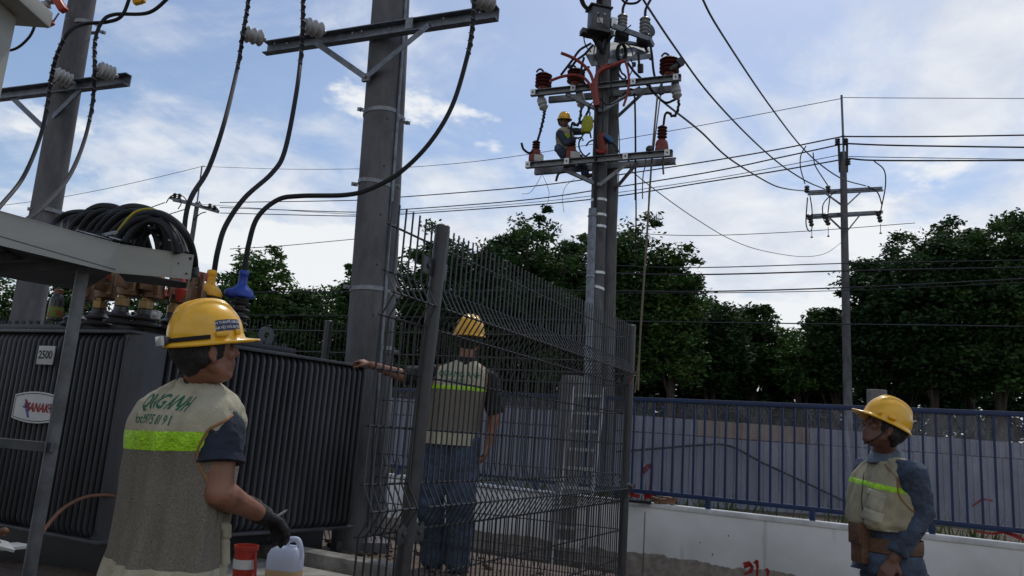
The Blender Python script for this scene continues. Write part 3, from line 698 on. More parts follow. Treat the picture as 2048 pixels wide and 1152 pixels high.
# --- twin grey poles behind the transformer
b = px(703, 1085, 6.05); PB = V((b.x, b.y, PADZ-.3)); top = over(PB, -90)
def shift(P, u):           # slide P sideways (camera right) so that it shows at picture column u
    uu, v, t = proj(P); return P+V((1, 0, 0))*((u-uu)/FPX*t)
top = shift(top, 786)
dp = thing('concrete_pole', V((PB.x, PB.y, PADZ)), 'nearer of the twin grey concrete poles, with the long steel crossarm', 'utility pole', 'concrete utility poles')
rb = 36/FPX*6.05; tt = proj(top)[2]; rt = 33.5/FPX*tt
pole_shaft(dp, PB, top, rb*1.03, rt, holes=(250, 343, 438, 536, 635, 730))
def axis_at(v): P = over(PB, v); f = (P.z-PB.z)/(top.z-PB.z); return PB.lerp(top, f), rb*1.03+(rt-rb*1.03)*f
for v, ti in ((232, .12), (373, -.1), (582, 0.06)):
    c_, r_ = axis_at(v); strap(dp, c_, c_.z, r_, tilt=ti)
# casing pipe clipped beside the shaft
c0, r0 = axis_at(1050); c1, r1 = axis_at(-60); sdir = V((.93, -.35, 0)).normalized()
m = MB(); m.tube([c0+sdir*(r0+.012), c1+sdir*(r1+.012)], .014, 10); m.build('earth_pipe', 'galv_dull', dp)
# crossarm
cA, rA = axis_at(66); zc = cA.z; pc = cA+tocam(cA)*(rA+.05)
zc = zat(pc, 64); aL = pz(530, 97, zc); aR = pz(995, 26, zc)
m = MB(); m.channel(aL, aR, .07, .115, .008, flip=1)
ad_ = (aR-aL).normalized(); an_ = ad_.cross(ZU).normalized()
if an_.dot(tocam(pc)) < 0: an_ = -an_
crossarm = m.build('crossarm', 'galv_dull', dp)
for f in (.06, .12, .26, .42, .46, .58, .80, .94):
    m = MB(); bolt(m, aL.lerp(aR, f)+an_*.036+ZU*rnd.uniform(-.02, .03), an_, .009, .008); m.build('bolt', 'galv', crossarm)
m = MB(); q = aL.lerp(aR, .66)+an_*.04; m.box(q+ZU*.005, (.07, .008, .10), (ad_, an_, ZU)); m.build('clamp_plate', 'galv', dp)
vb = onplane(738, 160, pc+an_*0, an_); vb = px(738, 160, proj(pc)[2]-.02)
for (u, v) in ((640, 92), (866, 58)):
    e = pz(u, v, zc-.05)+an_*.045; m = MB(); m.angle(vb+an_*.03, e, .05, .05, .006, up=an_); m.build('brace', 'galv_dull', dp)
m = MB(); m.box(vb+an_*.045, (.07, .03, .07), (ad_, an_, ZU)); bolt(m, vb+an_*.06, an_, .016, .02); m.build('brace_clamp', 'galv', dp)
# grey porcelain insulators leaning from the crossarm to the cables
INS = []
for (u0, v0, u1, v1) in ((533, 84, 484, 66), (652, 70, 606, 48), (990, 14, 946, -6)):
    P0 = pz(u0, v0, zc+.02)+an_*.06; t0 = proj(P0)[2]; P1 = px(u1, v1, t0-.13); d = (P1-P0); Ln = d.length
    insulator(dp, P0, d, Ln*.92, .056, .076, 3, 'porcelain'); m = MB(); m.cyl(P0-d.normalized()*.03, P0, .02, .024, 12); m.ball(P1-d.normalized()*.01, .028, seg=12); m.build('insulator_neck', 'porcelain', dp); INS.append(P1)
# second pole behind
b2 = px(745, 1075, 6.5); PB2 = V((b2.x, b2.y, PADZ-.3)); top2 = shift(over(PB2, -90), 800)
dp2 = thing('concrete_pole', V((b2.x, b2.y, PADZ)), 'rear pole of the twin grey pair, half hidden and without a crossarm', 'utility pole', 'concrete utility poles')
pole_shaft(dp2, PB2, top2, .125, .112)
for v in (243, 590, 700):
    P = over(PB2, v); f = (P.z-PB2.z)/(top2.z-PB2.z); c_ = PB2.lerp(top2, f); strap(dp2, c_, c_.z, .125-.013*f, tilt=.1)
m = MB(); m.box((PB.x+.05, PB.y+.1, PADZ+.0), (.42, .42, .16), (V((.95, .3, 0)), V((-.3, .95, 0)), ZU)); struct('pole_footing', m, 'concrete', bevel=.03)

# --- left concrete pole
b = px(36, 760, 7.0); PL = V((b.x, b.y, PADZ-.3)); PL = V((PL.x, PL.y, .2)); tpL = over(PL, -90)
u_, v_, t_l = proj(over(PL, 60)); PL = PL+V((1, 0, 0))*((152-u_)/FPX*t_l); tpL = over(PL, -90); PL0 = PL.copy(); PL = PL+V((.09, 0, 0))
lp = thing('concrete_pole', PL, 'left grey concrete pole with a crossarm, above the black cable coils', 'utility pole', 'concrete utility poles')
pole_shaft(lp, PL, tpL, .143, .118)
def axl(v): P = over(PL, v); f = (P.z-PL.z)/(tpL.z-PL.z); return P, .143-.025*f
for v, ti in ((53, .1), (424, -.08)):
    c_, r_ = axl(v); strap(lp, c_, c_.z, r_, tilt=ti)
cA, rA = axl(178); pc = cA+tocam(cA)*(rA+.05); zl = zat(pc, 174)
aL = pz(-260, 222, zl); aR = pz(256, 159, zl); m = MB(); m.channel(aL, aR, .07, .11, .008, flip=1); m.build('crossarm', 'galv_dull', lp)
ad_ = (aR-aL).normalized(); an2 = ad_.cross(ZU).normalized()
if an2.dot(tocam(pc)) < 0: an2 = -an2
vb = px(89, 255, proj(pc)[2])
for (u, v) in ((36, 200), (176, 182)):
    m = MB(); m.angle(vb, pz(u, v, zl-.04)+an2*.045, .05, .05, .006, up=an2); m.build('brace', 'galv_dull', lp)
INL = []
for (u0, v0, u1, v1) in ((150, 168, 106, 146), (236, 155, 194, 136)):
    P0 = pz(u0, v0, zl+.02)+an2*.05; t0 = proj(P0)[2]; P1 = px(u1, v1, t0-.12); d = P1-P0
    insulator(lp, P0, d, d.length*.92, .056, .076, 4, 'porcelain'); INL.append(P1)
    m = MB(); m.cyl(P0-d.normalized()*.04, P0, .02, .024, 12); m.ball(P1, .028, seg=12); m.build('insulator_neck', 'porcelain', lp)
# --- red and yellow boots of the gear hanging from the left pole
t0 = proj(over(PL, 20))[2]-.5
ar = thing('surge_arrester', px(105, -10, t0), 'red capped arrester with grey sheds hanging at the top left corner', 'surge arrester', 'arresters at the left pole')
m = MB(); m.lathe(shedprof(5, .03, .05, .24), px(78, 30, t0), px(122, -32, t0)-px(78, 30, t0), 16); m.build('sheds', 'porcelain', ar)
def boot(parent, P, Q_, r0, r1, mt, nm):
    m = MB(); d = Q_-P; m.lathe([(r0*.7, 0), (r0, .01), (r0*1.05, d.length*.35), (r1*.9, d.length*.65), (r1, d.length*.97), (r1*.8, d.length)], P, d, 14); return m.build(nm, mt, parent)
m = MB(); a, b_1 = px(84, 18, t0-.05), px(100, 50, t0-.05); m.beam(a, b_1, .09, .07, up=V((1, 0, .3))); m.beam(b_1-V((.02, 0, .005)), px(82, 44, t0-.05), .06, .05); m.build('red_cap', 'red_plastic', ar, bevel=.012)
m = MB(); a, b_1 = px(112, -5, t0-.02), px(128, 22, t0-.02); m.beam(a, b_1, .085, .07, up=V((1, 0, .3))); m.build('red_cap', 'red_plastic', ar, bevel=.012)
m = MB(); m.cyl(px(106, 44, t0-.03), px(118, 26, t0-.03), .008, .008, 8); m.build('link_rod', 'galv', ar)
ya = thing('surge_arrester', px(278, -20, t0), 'yellow capped arrester at the top edge right of the left pole', 'surge arrester', 'arresters at the left pole')
m = MB(); m.beam(px(268, -25, t0), px(277, 8, t0), .07, .08, up=V((1, 0, .3))); m.beam(px(272, 0, t0), px(290, -1, t0), .06, .05); m.build('yellow_cap', 'yellow_boot', ya, bevel=.012)
m = MB(); m.lathe(shedprof(4, .03, .05, .2), px(276, -75, t0), px(276, -20, t0)-px(276, -75, t0), 14); m.build('sheds', 'porcelain', ya)

# --- black cables of the left pole
def ropepath(l, ts): return [px(u, v, t) for (u, v), t in zip(l, ts)]
def ties(name, P, i0, i1, turns, r, parent):
    m = MB(); m.tube(helix(P[i0:i1], turns, r+.004, .0045), .0045, 5); return m.build('tie_wire', 'tie', parent)
tl = t0
k, P = cable('jumper_cable', ropepath([(345, -12), (298, 25), (229, 29), (204, 44), (190, 82), (189, 141), (185, 206), (168, 283), (134, 359), (65, 431), (-10, 470)], [tl-.1, tl-.1, tl-.1, tl-.15, tl-.18, INL[1].dot(FW)-CAM.dot(FW)-.03, tl-.2, tl-.5, tl-1.2, tl-2.2, tl-2.6]), .0165, 'rubber', 'black cable curving down the right side of the left pole, right of its twin', 'cable', 'jumper cables on the left pole'); ties('tie_wire', P, 38, 66, 9, .0165, k)
k, P = cable('jumper_cable', ropepath([(262, -12), (244, 31), (214, 44), (168, 48), (137, 65), (115, 107), (103, 153), (95, 206), (80, 275), (46, 355), (-6, 420)], [tl-.1, tl-.1, tl-.1, tl-.15, tl-.25, tl-.25, tl-.2, tl-.2, tl-.4, tl-.9, tl-1.6]), .0165, 'rubber', 'black cable crossing in front of the left pole and its crossarm', 'cable', 'jumper cables on the left pole'); ties('tie_wire', P, 42, 74, 10, .0165, k)
cable('jumper_cable', ropepath([(74, 30), (70, 50), (57, 76), (27, 99), (-20, 102)], [t0]*5), .012, 'rubber', 'thin black cable looping from the red cap towards the cabinet corner', 'cable', 'jumper cables on the left pole')
# --- three black feeder cables from the twin poles' crossarm
def tt_(P): return (P-CAM).dot(FW)
ti = [tt_(p) for p in INS]
k, P = cable('feeder_cable', ropepath([(500, -30), (494, 20), (486, 66), (476, 130), (450, 240), (418, 335), (385, 390), (372, 430), (366, 500), (363, 560)], [ti[0]-.05, ti[0]-.05, ti[0]-.06, ti[0]-.1, 5.9, 5.6, 5.35, 5.25, 5.2, 5.2]), .0175, 'rubber', 'leftmost of the three thick black cables, dropping behind the cable coils', 'cable', 'feeder cables from the twin poles'); ties('', P, 2, 32, 9, .0175, k)
k, P = cable('feeder_cable', ropepath([(606, -30), (606, 10), (605, 60), (602, 110), (592, 190), (570, 300), (545, 345), (490, 395), (452, 450), (436, 500), (428, 545)], [ti[1]-.05, ti[1]-.05, ti[1]-.06, ti[1]-.08, 6.1, 5.75, 5.6, 5.35, 5.2, 5.1, 5.08]), .0175, 'rubber', 'middle thick black cable ending in the yellow boot', 'cable', 'feeder cables from the twin poles'); ties('', P, 4, 34, 9, .0175, k)
k, P = cable('feeder_cable', ropepath([(950, -30), (948, 10), (944, 60), (934, 115), (905, 210), (860, 285), (800, 345), (740, 378), (690, 390), (600, 392), (555, 400), (515, 435), (497, 490), (488, 545)], [ti[2]-.05, ti[2]-.05, ti[2]-.06, ti[2]-.1, 5.75, 5.62, 5.55, 5.5, 5.45, 5.35, 5.3, 5.22, 5.18, 5.15]), .0175, 'rubber', 'right thick black cable sweeping across the twin poles into the blue boot', 'cable', 'feeder cables from the twin poles'); ties('', P, 4, 30, 8, .0175, k)

# --- lineman pole with its gear
PW = V((px(1187, 880, 12.6).x, 12.8, 0)); tpW = over(PW, -120)
uu, vv, _t = proj(over(PW, 200)); 
tpW = shift(tpW, 1213)
wp = thing('concrete_pole', PW, 'tall grey pole carrying the lineman, two double crossarms and red gear', 'utility pole', 'concrete utility poles')
rW0, rW1 = .150, .118
pole_shaft(wp, PW-ZU*.3, tpW, rW0, rW1, 24)
def axw(v): P = over(PW, v); f = P.z/tpW.z; return PW.lerp(tpW, f), rW0+(rW1-rW0)*f
for v in (403, 433, 456, 548, 577):
    c_, r_ = axw(v); strap(wp, c_, c_.z, r_+.001, m='alu', tilt=.05 if v != 577 else -.2, lug=False, h=.045)
c0, r0 = axw(975); c1, r1 = axw(425); dW = tocam(PW)
m = MB(); off = dW*.17+V((-.10, 0, 0)); m.tube([c0+off, c1+off], .07, 16); m.build('cable_duct', 'galv_dull', wp)
for v in (440, 560, 700, 850):
    c_, r_ = axw(v); m = MB(); m.tube([c_+off+V((.075*math.cos(a), .075*math.sin(a), 0)) for a in [i*math.pi/8 for i in range(17)]], .012, 5); m.build('duct_clip', 'alu', wp)
c2, r2 = axw(-40); c3, r3 = axw(420); m = MB(); m.tube([c3+dW*(r3+.03)+V((-.06, 0, 0)), axw(200)[0]+dW*(.15)+V((-.09, 0, 0))], .03, 8); m.build('riser_cable', 'rubber', wp)
# rear pole
PW2 = PW+V((.27, .22, 0)); t2 = over(PW2, 112); t2 = shift(t2, 1228)
wp2 = thing('concrete_pole', PW2, 'slimmer pole standing close behind and right of the lineman pole', 'utility pole', 'concrete utility poles'); pole_shaft(wp2, PW2-ZU*.3, t2, .135, .105, 20)
def TP(v): return tt_(axw(max(v, -60))[0])+.0
# crossarms: two channels each, front and rear
ARM = {}
def dblarm(vc, L1, R1, L2, R2, key, mt='galv'):
    c_, r_ = axw(vc); pf = c_+dW*(r_+.05); z = zat(pf, vc)
    a, b__ = pz(*L1, z), pz(*R1, z); c2_, d2 = pz(*L2, z), pz(*R2, z)
    for (p, q, fl) in ((a, b__, -1), (c2_, d2, 1)):
        m = MB(); m.channel(p, q, .075, .110, .009, flip=-fl); ca = m.build('crossarm', mt, wp)
    dr = (b__-a).normalized(); n = dr.cross(ZU).normalized(); n = n if n.dot(dW) > 0 else -n
    for f in (.02, .30, .70, .97):
        m = MB(); m.box(a.lerp(b__, f)+n*.045, (.09, .012, .11), (dr, n, ZU)); m.build('clamp_plate', 'alu', wp)
    for f in (.02, .10, .30, .55, .70, .90, .97): m = MB(); bolt(m, a.lerp(b__, f)+n*.05, n, .014, .02); m.build('bolt', 'dark_steel', wp)
    ARM[key] = (a, b__, c2_, d2, z, dr, n)
dblarm(171, (1062, 187), (1362, 155), (1098, 200), (1345, 178), 'up')
dblarm(320, (1052, 331), (1345, 306), (1070, 344), (1352, 322), 'lo')
def brace(p, q, w_=.06): m = MB(); m.angle(p, q, w_, w_, .007, up=dW); m.build('brace', 'galv', wp)
for key, apex, ends, ends2 in (('up', (1188, 232), (1135, 190), (1282, 178)), ('lo', (1190, 378), (1128, 340), (1262, 325))):
    a, b__, c2_, d2, z, dr, n = ARM[key]; cc, r_ = axw(apex[1]); A_ = cc+dW*(r_+.03)
    for e_ in (ends, ends2): brace(A_, pz(e_[0], e_[1], z-.06)+n*.045)
    B_ = cc-dW*(r_+.05)+V((.25, 0, .02)); brace(B_, pz(ends2[0]+16, ends2[1]-2, z-.08)); 
def ib(P, L_, rc, rs, n, mt, ax=ZU, nm='insulator'): return insulator(wp, P, ax, L_, rc, rs, n, mt, nm)
z = ARM['up'][4]
for (u, v, L_, sc) in ((1086, 180, .26, 1.0), (1151, 171, .24, 1.05), (1338, 152, .27, 1.1)):
    P = pz(u, v, z+.06); m = MB(); m.cyl(P, P+ZU*.06, .07, .09, 14); m.build('insulator_foot', 'red_dark', wp)
    ib(P+ZU*.05, L_, .105*sc, .155*sc, 4, 'red_insul', nm='red_insulator')
    m = MB(); m.tube(spline([P+ZU*(.05+L_), P+ZU*(.12+L_)+V((-.03, 0, 0)), P+ZU*(.14+L_)+V((-.09, 0, 0)), P+ZU*(.08+L_)+V((-.14, 0, 0))], 5), .018, 6); m.build('terminal', 'dark_steel', wp)
P = pz(1362, 128, z+.25); m = MB(); m.box(P+V((-.03, -.05, .0)), (.10, .10, .14), (V((.8, 0, .6)), V((0, 1, 0)), V((-.6, 0, .8)))); m.beam(P+V((-.02, -.05, .0)), P+V((-.2, -.05, -.14)), .05, .06); m.build('cutout_fitting', 'dark_steel', wp, bevel=.01)
for (u, v, dx_) in ((1082, 197, .10), (1158, 190, .09), (1350, 172, .06)):
    P = pz(u, v, z-.06); d = V((dx_, -.03, -.30)); m = MB(); m.lathe([(.055, -.02), (.075, .0), (.088, .03), (.086, .12), (.066, .145), (.066, .16), (.084, .175), (.082, .20), (.055, .225), (.03, .26), (.01, .27)], P, d, 20); m.build('insulator', 'porcelain', wp)
    m = MB(); m.box(P+V((0, 0, .03)), (.12, .1, .1)); m.build('hanger', 'dark_steel', wp, bevel=.008)
# transformer box, its lid, bushings, plate
zb_ = axw(70)[0]; tB = tt_(zb_)-.28
BC = px(1197, 42, tB); bx = V((.97, .24, 0)).normalized(); by = V((-.24, .97, 0)).normalized()
m = MB(); m.box(BC, (.34, .26, .42), (bx, by, ZU)); m.build('tank', 'tank', wp, bevel=.03)
m = MB(); m.box(BC+ZU*.22, (.42, .32, .03), (bx, by, ZU)); m.build('tank_lid', 'dark_steel', wp, bevel=.012)
insulator(wp, BC+ZU*.23, ZU, .22, .035, .062, 5, 'dark_insul'); 
m = MB(); m.box(BC-by*.135-ZU*.06+bx*-.02, (.11, .006, .10), (bx, by, ZU)); m.build('name_plate', 'plate', wp)
m = MB(); m.box(BC-by*.135+ZU*.06-bx*.06, (.04, .02, .04), (bx, by, ZU)); m.box(BC-by*.135+ZU*.07+bx*.06, (.04, .02, .04), (bx, by, ZU)); m.build('terminals', 'porcelain', wp, bevel=.004)
m = MB(); m.tube(spline([BC-by*.15+ZU*.07-bx*.05, BC-by*.17-bx*.05-ZU*.08, BC-by*.17+bx*.04-ZU*.16, BC-by*.15+bx*.14-ZU*.19], 5), .007, 5); m.build('wire', 'rubber', wp)
m = MB(); m.box(BC-ZU*.25, (.44, .34, .05), (bx, by, ZU)); m.box(BC-ZU*.30+bx*.20, (.05, .4, .1), (bx, by, ZU)); m.box(BC-ZU*.27-bx*.27, (.09, .16, .09), (bx, by, ZU)); m.build('tank_shelf', 'dark_steel', wp, bevel=.006)
m = MB(); m.beam(BC-ZU*.3-bx*.1, axw(115)[0]+dW*.12, .06, .05); m.beam(BC-ZU*.3+bx*.16, axw(115)[0]+dW*.14, .06, .05); m.build('shelf_strut', 'dark_steel', wp)
m = MB(); q = BC+bx*.28+ZU*.02; m.box(q, (.10, .08, .18), (bx, by, ZU)); m.box(q+ZU*-.18, (.06, .06, .14), (bx, by, ZU)); m.build('side_clamp', 'alu', wp, bevel=.006)
# side platform on the right with two grey bushings
tp_ = tt_(zb_)+.05
def beamp(a, b_2, w_, h_, nm, mt='dark_steel', da=0, db=0): m = MB(); m.beam(px(*a, tp_+da), px(*b_2, tp_+db), w_, h_); m.build(nm, mt, wp, bevel=.004)
beamp((1225, 52), (1298, 78), .05, .09, 'platform_arm', 'galv_dull', -.3, -.3); beamp((1298, 76), (1306, 92), .05, .09, 'platform_arm', 'galv_dull', -.3, -.2)
beamp((1228, 80), (1290, 92), .05, .06, 'platform_arm', 'galv_dull', .2, .2); beamp((1290, 90), (1302, 118), .05, .06, 'platform_arm', 'galv_dull', .2, -.05)
m = MB(); m.prism([px(1170, 108, tp_-.15), px(1183, 133, tp_-.2), px(1302, 114, tp_-.2), px(1296, 102, tp_+.3), px(1250, 84, tp_+.4), px(1180, 96, tp_+.25)], ZU, .04); m.build('platform_tray', 'galv_dull', wp)
m = MB(); m.beam(px(1182, 128, tp_-.24), px(1302, 112, tp_-.24), .02, .09); m.build('tray_edge', 'galv_dull', wp)
for (u, v, s_) in ((1243, 62, 1.0), (1288, 72, 1.08)):
    B_ = px(u, v+18, tp_); insulator(wp, B_, ZU, .17*s_, .11*s_, .135*s_, 3, 'dark_insul', 'bushing_foot'); insulator(wp, B_+ZU*.17*s_, ZU, .33*s_, .055*s_, .095*s_, 5, 'porcelain', 'bushing')
    m = MB(); m.tube(spline([B_+ZU*.5*s_, B_+ZU*.62*s_, B_+ZU*.72*s_+V((.03, 0, 0)), B_+ZU*.95*s_+V((.14, 0, 0))], 5), .025, 7); m.build('lead', 'rubber', wp)
m = MB(); m.lathe([(.03, 0), (.12, .01), (.13, .05), (.1, .06)], px(1296, 62, tp_+.15), V((.6, -1, .1)), 20); m.build('drum', 'dark_insul', wp)
def wcab(pts, dt, r, mt, nm, ends=None):
    m = MB(); m.tube(spline([px(u, v, (tp_ if v < 100 else TP(v)+.05)+(dt if not isinstance(dt, list) else dt[i])) for i, (u, v) in enumerate(pts)], 8), r, 7); return m.build(nm, mt, wp)
for pts in ([(1158, -12), (1164, 8), (1176, 22)], [(1163, -8), (1170, 10), (1180, 18)], [(1240, -6), (1252, 6), (1272, 6), (1284, -4)], [(1182, 87), (1160, 100), (1145, 120), (1132, 137), (1122, 150)], [(1186, 90), (1170, 108), (1152, 122), (1141, 138)],
            [(1168, 115), (1164, 130), (1162, 150), (1170, 168), (1178, 175)], [(1301, 92), (1304, 110), (1307, 140), (1312, 165)], [(1255, 125), (1268, 143), (1285, 160), (1296, 172)], [(1238, 130), (1243, 145), (1249, 150), (1252, 156), (1245, 158), (1237, 148)],
            [(1277, 106), (1278, 125), (1280, 132)], [(1295, 170), (1310, 188), (1330, 205), (1348, 200), (1356, 195)], [(1245, 190), (1255, 182), (1262, 178), (1268, 185), (1270, 210), (1271, 280), (1271, 345), (1271, 400)], [(1180, 215), (1170, 235), (1161, 248)]):
    wcab(pts, -.35, .022 if len(pts) < 6 else .017, 'rubber', 'jumper')
for pts in ([(1175, 60), (1168, 74), (1172, 92), (1182, 104)], [(1190, 88), (1188, 110), (1196, 125), (1200, 150), (1198, 172)], [(1228, 70), (1238, 84), (1252, 88), (1262, 96), (1266, 112)], [(1262, 50), (1248, 62), (1236, 70)], [(1216, 128), (1224, 150), (1222, 176), (1228, 200)],
            [(1262, 118), (1266, 135), (1260, 150), (1252, 168)], [(1192, 200), (1182, 208), (1176, 216), (1180, 226)], [(1199, 196), (1215, 210), (1240, 200), (1262, 186)], [(1204, 180), (1206, 240), (1202, 300)], [(1244, 96), (1246, 116), (1240, 132)], [(1340, 112), (1350, 118), (1356, 132), (1357, 165)]):
    wcab(pts, -.4, .011, 'rubber', 'jumper')
for pts in ([(1166, 270), (1158, 285), (1160, 300), (1170, 312), (1180, 306)], [(1180, 225), (1178, 250), (1182, 276)], [(1172, 292), (1178, 284), (1186, 280)], [(1190, 205), (1192, 240), (1190, 330), (1192, 372)]):
    wcab(pts, -.4, .014, 'rubber', 'jumper')
a = px(1241, 105, tp_-.35); m = MB()
for i in range(4):
    c_ = a+V((.01*i, -.02*i, -.01*i)); m.tube([c_+V((.075*math.cos(x), .01*math.sin(2*x), .16*math.sin(x))) for x in [j*2*math.pi/24 for j in range(25)]], .016, 6, cap=False)
m.build('cable_coil', 'rubber', wp)
m = MB(); m.beam(px(1281, 128, tp_-.35), px(1281, 146, tp_-.35), .1, .09); m.beam(px(1268, 124, tp_-.35), px(1268, 134, tp_-.35), .07, .05); m.build('line_clamp', 'dark_steel', wp, bevel=.02)
# orange-red sleeves
for pts, r_ in (([(1122, 106), (1140, 113), (1158, 123), (1174, 137), (1183, 152), (1188, 172), (1192, 210)], .028), ([(1100, 162), (1115, 156), (1130, 152), (1150, 150), (1168, 156), (1180, 170), (1187, 190), (1193, 212)], .026), ([(1250, 121), (1232, 128), (1212, 136), (1200, 142), (1193, 152), (1191, 175), (1194, 212)], .034), ([(1251, 124), (1256, 140), (1258, 165), (1254, 190), (1247, 212)], .022), ([(1189, 165), (1191, 190), (1194, 212)], .06)):
    wcab(pts, -.45, r_, 'orange_plastic', 'red_sleeve')
m = MB(); P = px(1174, 140, tp_-.45); m.lathe([(.02, 0), (.07, .02), (.075, .03), (.02, .045)], P, V((-.5, 0, .8)), 12); m.build('sleeve_skirt', 'orange_plastic', wp)
m = MB(); m.cap(px(1200, 141, tp_-.45), px(1212, 134, tp_-.45), .07, .06); m.build('sleeve_skirt', 'orange_plastic', wp)
# lower arm gear
z = ARM['lo'][4]
def sheddy(P, L_, rs, n, ax=ZU): insulator(wp, P, ax, L_, rs*.5, rs, n, 'red_insul', 'red_insulator')
for (u, v, w_, h_) in ((1070, 326, .24, .24), (1142, 320, .20, .24)):
    P = pz(u, v, z+.06); m = MB(); m.box(P+ZU*h_*.32, (w_, .2, h_*.64)); m.box(P+ZU*h_*.8+V((-.0, 0, 0)), (w_*.7, .17, h_*.34)); m.build('recloser_body', 'red_dark', wp, bevel=.02)
    m = MB(); m.box(P+V((.06, -.11, .06)), (.17, .02, .12)); m.build('recloser_panel', 'plate', wp, bevel=.006)
    sheddy(P+ZU*h_*.95, .19, .075, 4)
m = MB(); P = pz(1070, 326, z+.47); m.box(P+V((-.02, 0, 0)), (.14, .14, .04)); m.cyl(P, P+ZU*.08, .02); m.build('recloser_cap', 'white', wp, bevel=.01)
P = pz(1323, 306, z+.06); m = MB(); m.ball(P+ZU*.13, .11, (1, .8, 1.2)); m.box(P+ZU*.05, (.2, .16, .12)); m.build('recloser_body', 'red_dark', wp, bevel=.015); sheddy(P+ZU*.26, .22, .085, 4)
m = MB(); m.ball(P+V((-.2, -.02, .04)), .07); m.build('drum', 'dark_steel', wp)
def arm_lead(pts, nm='arrester_lead'):
    Pn = spline([px(u, v, TP(v)-.28) for u, v in pts], 8); m = MB(); m.tube(Pn, .021, 7); o = m.build(nm, 'rubber', wp); return Pn
for pts in ([(1089, 222), (1086, 240), (1080, 265), (1075, 282)], [(1163, 215), (1160, 235), (1157, 248), (1150, 250), (1145, 246), (1142, 258), (1142, 275)], [(1357, 200), (1357, 212), (1352, 228), (1345, 232), (1336, 225), (1330, 230), (1327, 250)], [(1043, 286), (1047, 298), (1058, 306), (1066, 302)], [(1128, 344), (1117, 348), (1112, 362)]):
    Pn = arm_lead(pts)
    if len(Pn) > 20 and pts[0][1] < 230: m = MB(); m.tube(helix(Pn[:len(Pn)*2//3], 5, .026, .01), .009, 5); m.build('tie_wire', 'rubber', wp)
# ------------------------------------------------------------------ tools on the lineman pole
tq_ = tp_; tp_ = TP(290)+.08
ho = thing('chain_hoist', px(1215, 285, tp_-.45), 'red and blue hoist strapped to the lineman pole by a red sling', 'hoist')
m = MB(); m.cap(px(1203, 274, tp_-.4), px(1206, 300, tp_-.4), .075, .08); m.build('drum', 'red_dark', ho)
m = MB(); m.beam(px(1209, 272, tp_-.45), px(1224, 285, tp_-.45), .13, .08); m.build('housing', 'blue_tool', ho, bevel=.015)
m = MB(); m.tube(spline([px(1224, 285, tp_-.45), px(1232, 294, tp_-.45), px(1236, 304, tp_-.45), px(1231, 299, tp_-.45)], 5), .022, 7); m.build('hook', 'dark_steel', ho)
m = MB(); m.tube(spline([px(1193, 300, tp_-.3), px(1203, 304, tp_-.45), px(1215, 299, tp_-.4)], 6), .03, 6); m.build('sling', 'red_plastic', ho)
yb = MB(); A_ = [px(u, v, tp_-.55) for u, v in ((1163, 262), (1164, 246), (1168, 229), (1186, 232), (1187, 252), (1180, 264))]
yb.prism(A_[::-1], V((0, 1, 0)), .12); single('tool_bag', yb, 'yellow_green', 'yellow bag hung on the lineman pole by his raised hand', 'bag', bevel=.03)
# ------------------------------------------------------------------ ropes
tp_ = TP(330)+.1
def rope(pts, r, lab, mt='rope', t=tp_-.5, grp='hand lines hanging from the lineman pole'):
    return cable('rope', [px(u, v, t if not isinstance(t, list) else t[i]) for i, (u, v) in enumerate(pts)], r, mt, lab, 'rope', grp)
rope([(1236, 225), (1239, 300), (1236, 380), (1232, 480), (1228, 600), (1224, 700)], .009, 'thin rope hanging right beside the rear pole, left of the other lines')
rope([(1315, 190), (1305, 300), (1297, 420), (1289, 540), (1281, 660), (1276, 780)], .016, 'doubled pale rope hanging from the pulley at the right crossarm end')
rope([(1321, 190), (1300, 360), (1296, 450), (1286, 600), (1279, 700), (1270, 785)], .011, 'slack rope twisting round the doubled rope at the crossarm end')
rope([(1271, 330), (1272, 400), (1272, 450), (1271, 500)], .013, 'dark rope end hanging above the trees between the pole and the doubled rope', 'rubber')
rope([(1291, 308), (1291, 330), (1287, 345), (1285, 370), (1285, 398)], .010, 'short rope tail with a loop under the lower crossarm')
rope([(1327, 250), (1327, 300), (1326, 330), (1327, 349)], .016, 'short thick rope end below the right red device')
m = MB(); Pp = px(1322, 180, tp_-.5); m.lathe([(.05, 0), (.07, .01), (.05, .03), (.07, .05), (.05, .06)], Pp, V((.4, 1, 0)), 16); m.beam(Pp+V((0, 0, -.08)), Pp+V((0, 0, .1)), .04, .09); single('pulley', m, 'dark_steel', 'small rope pulley hooked under the upper crossarm end', 'pulley')
for pts, lab in (([(1084, 348), (1075, 365), (1060, 385), (1043, 388)], 'thin loose wire curling left under the lower crossarm'), ([(1084, 348), (1092, 365), (1098, 385), (1096, 405)], 'thin loose wire curling right under the lower crossarm'), ([(1150, 357), (1132, 372), (1125, 395), (1128, 425)], 'thin loose wire drooping just left of the lineman pole')):
    cable('wire', [px(u, v, tp_-.5) for u, v in pts], .004, 'wire', lab, 'wire', 'loose wire ends')

tp_ = tq_
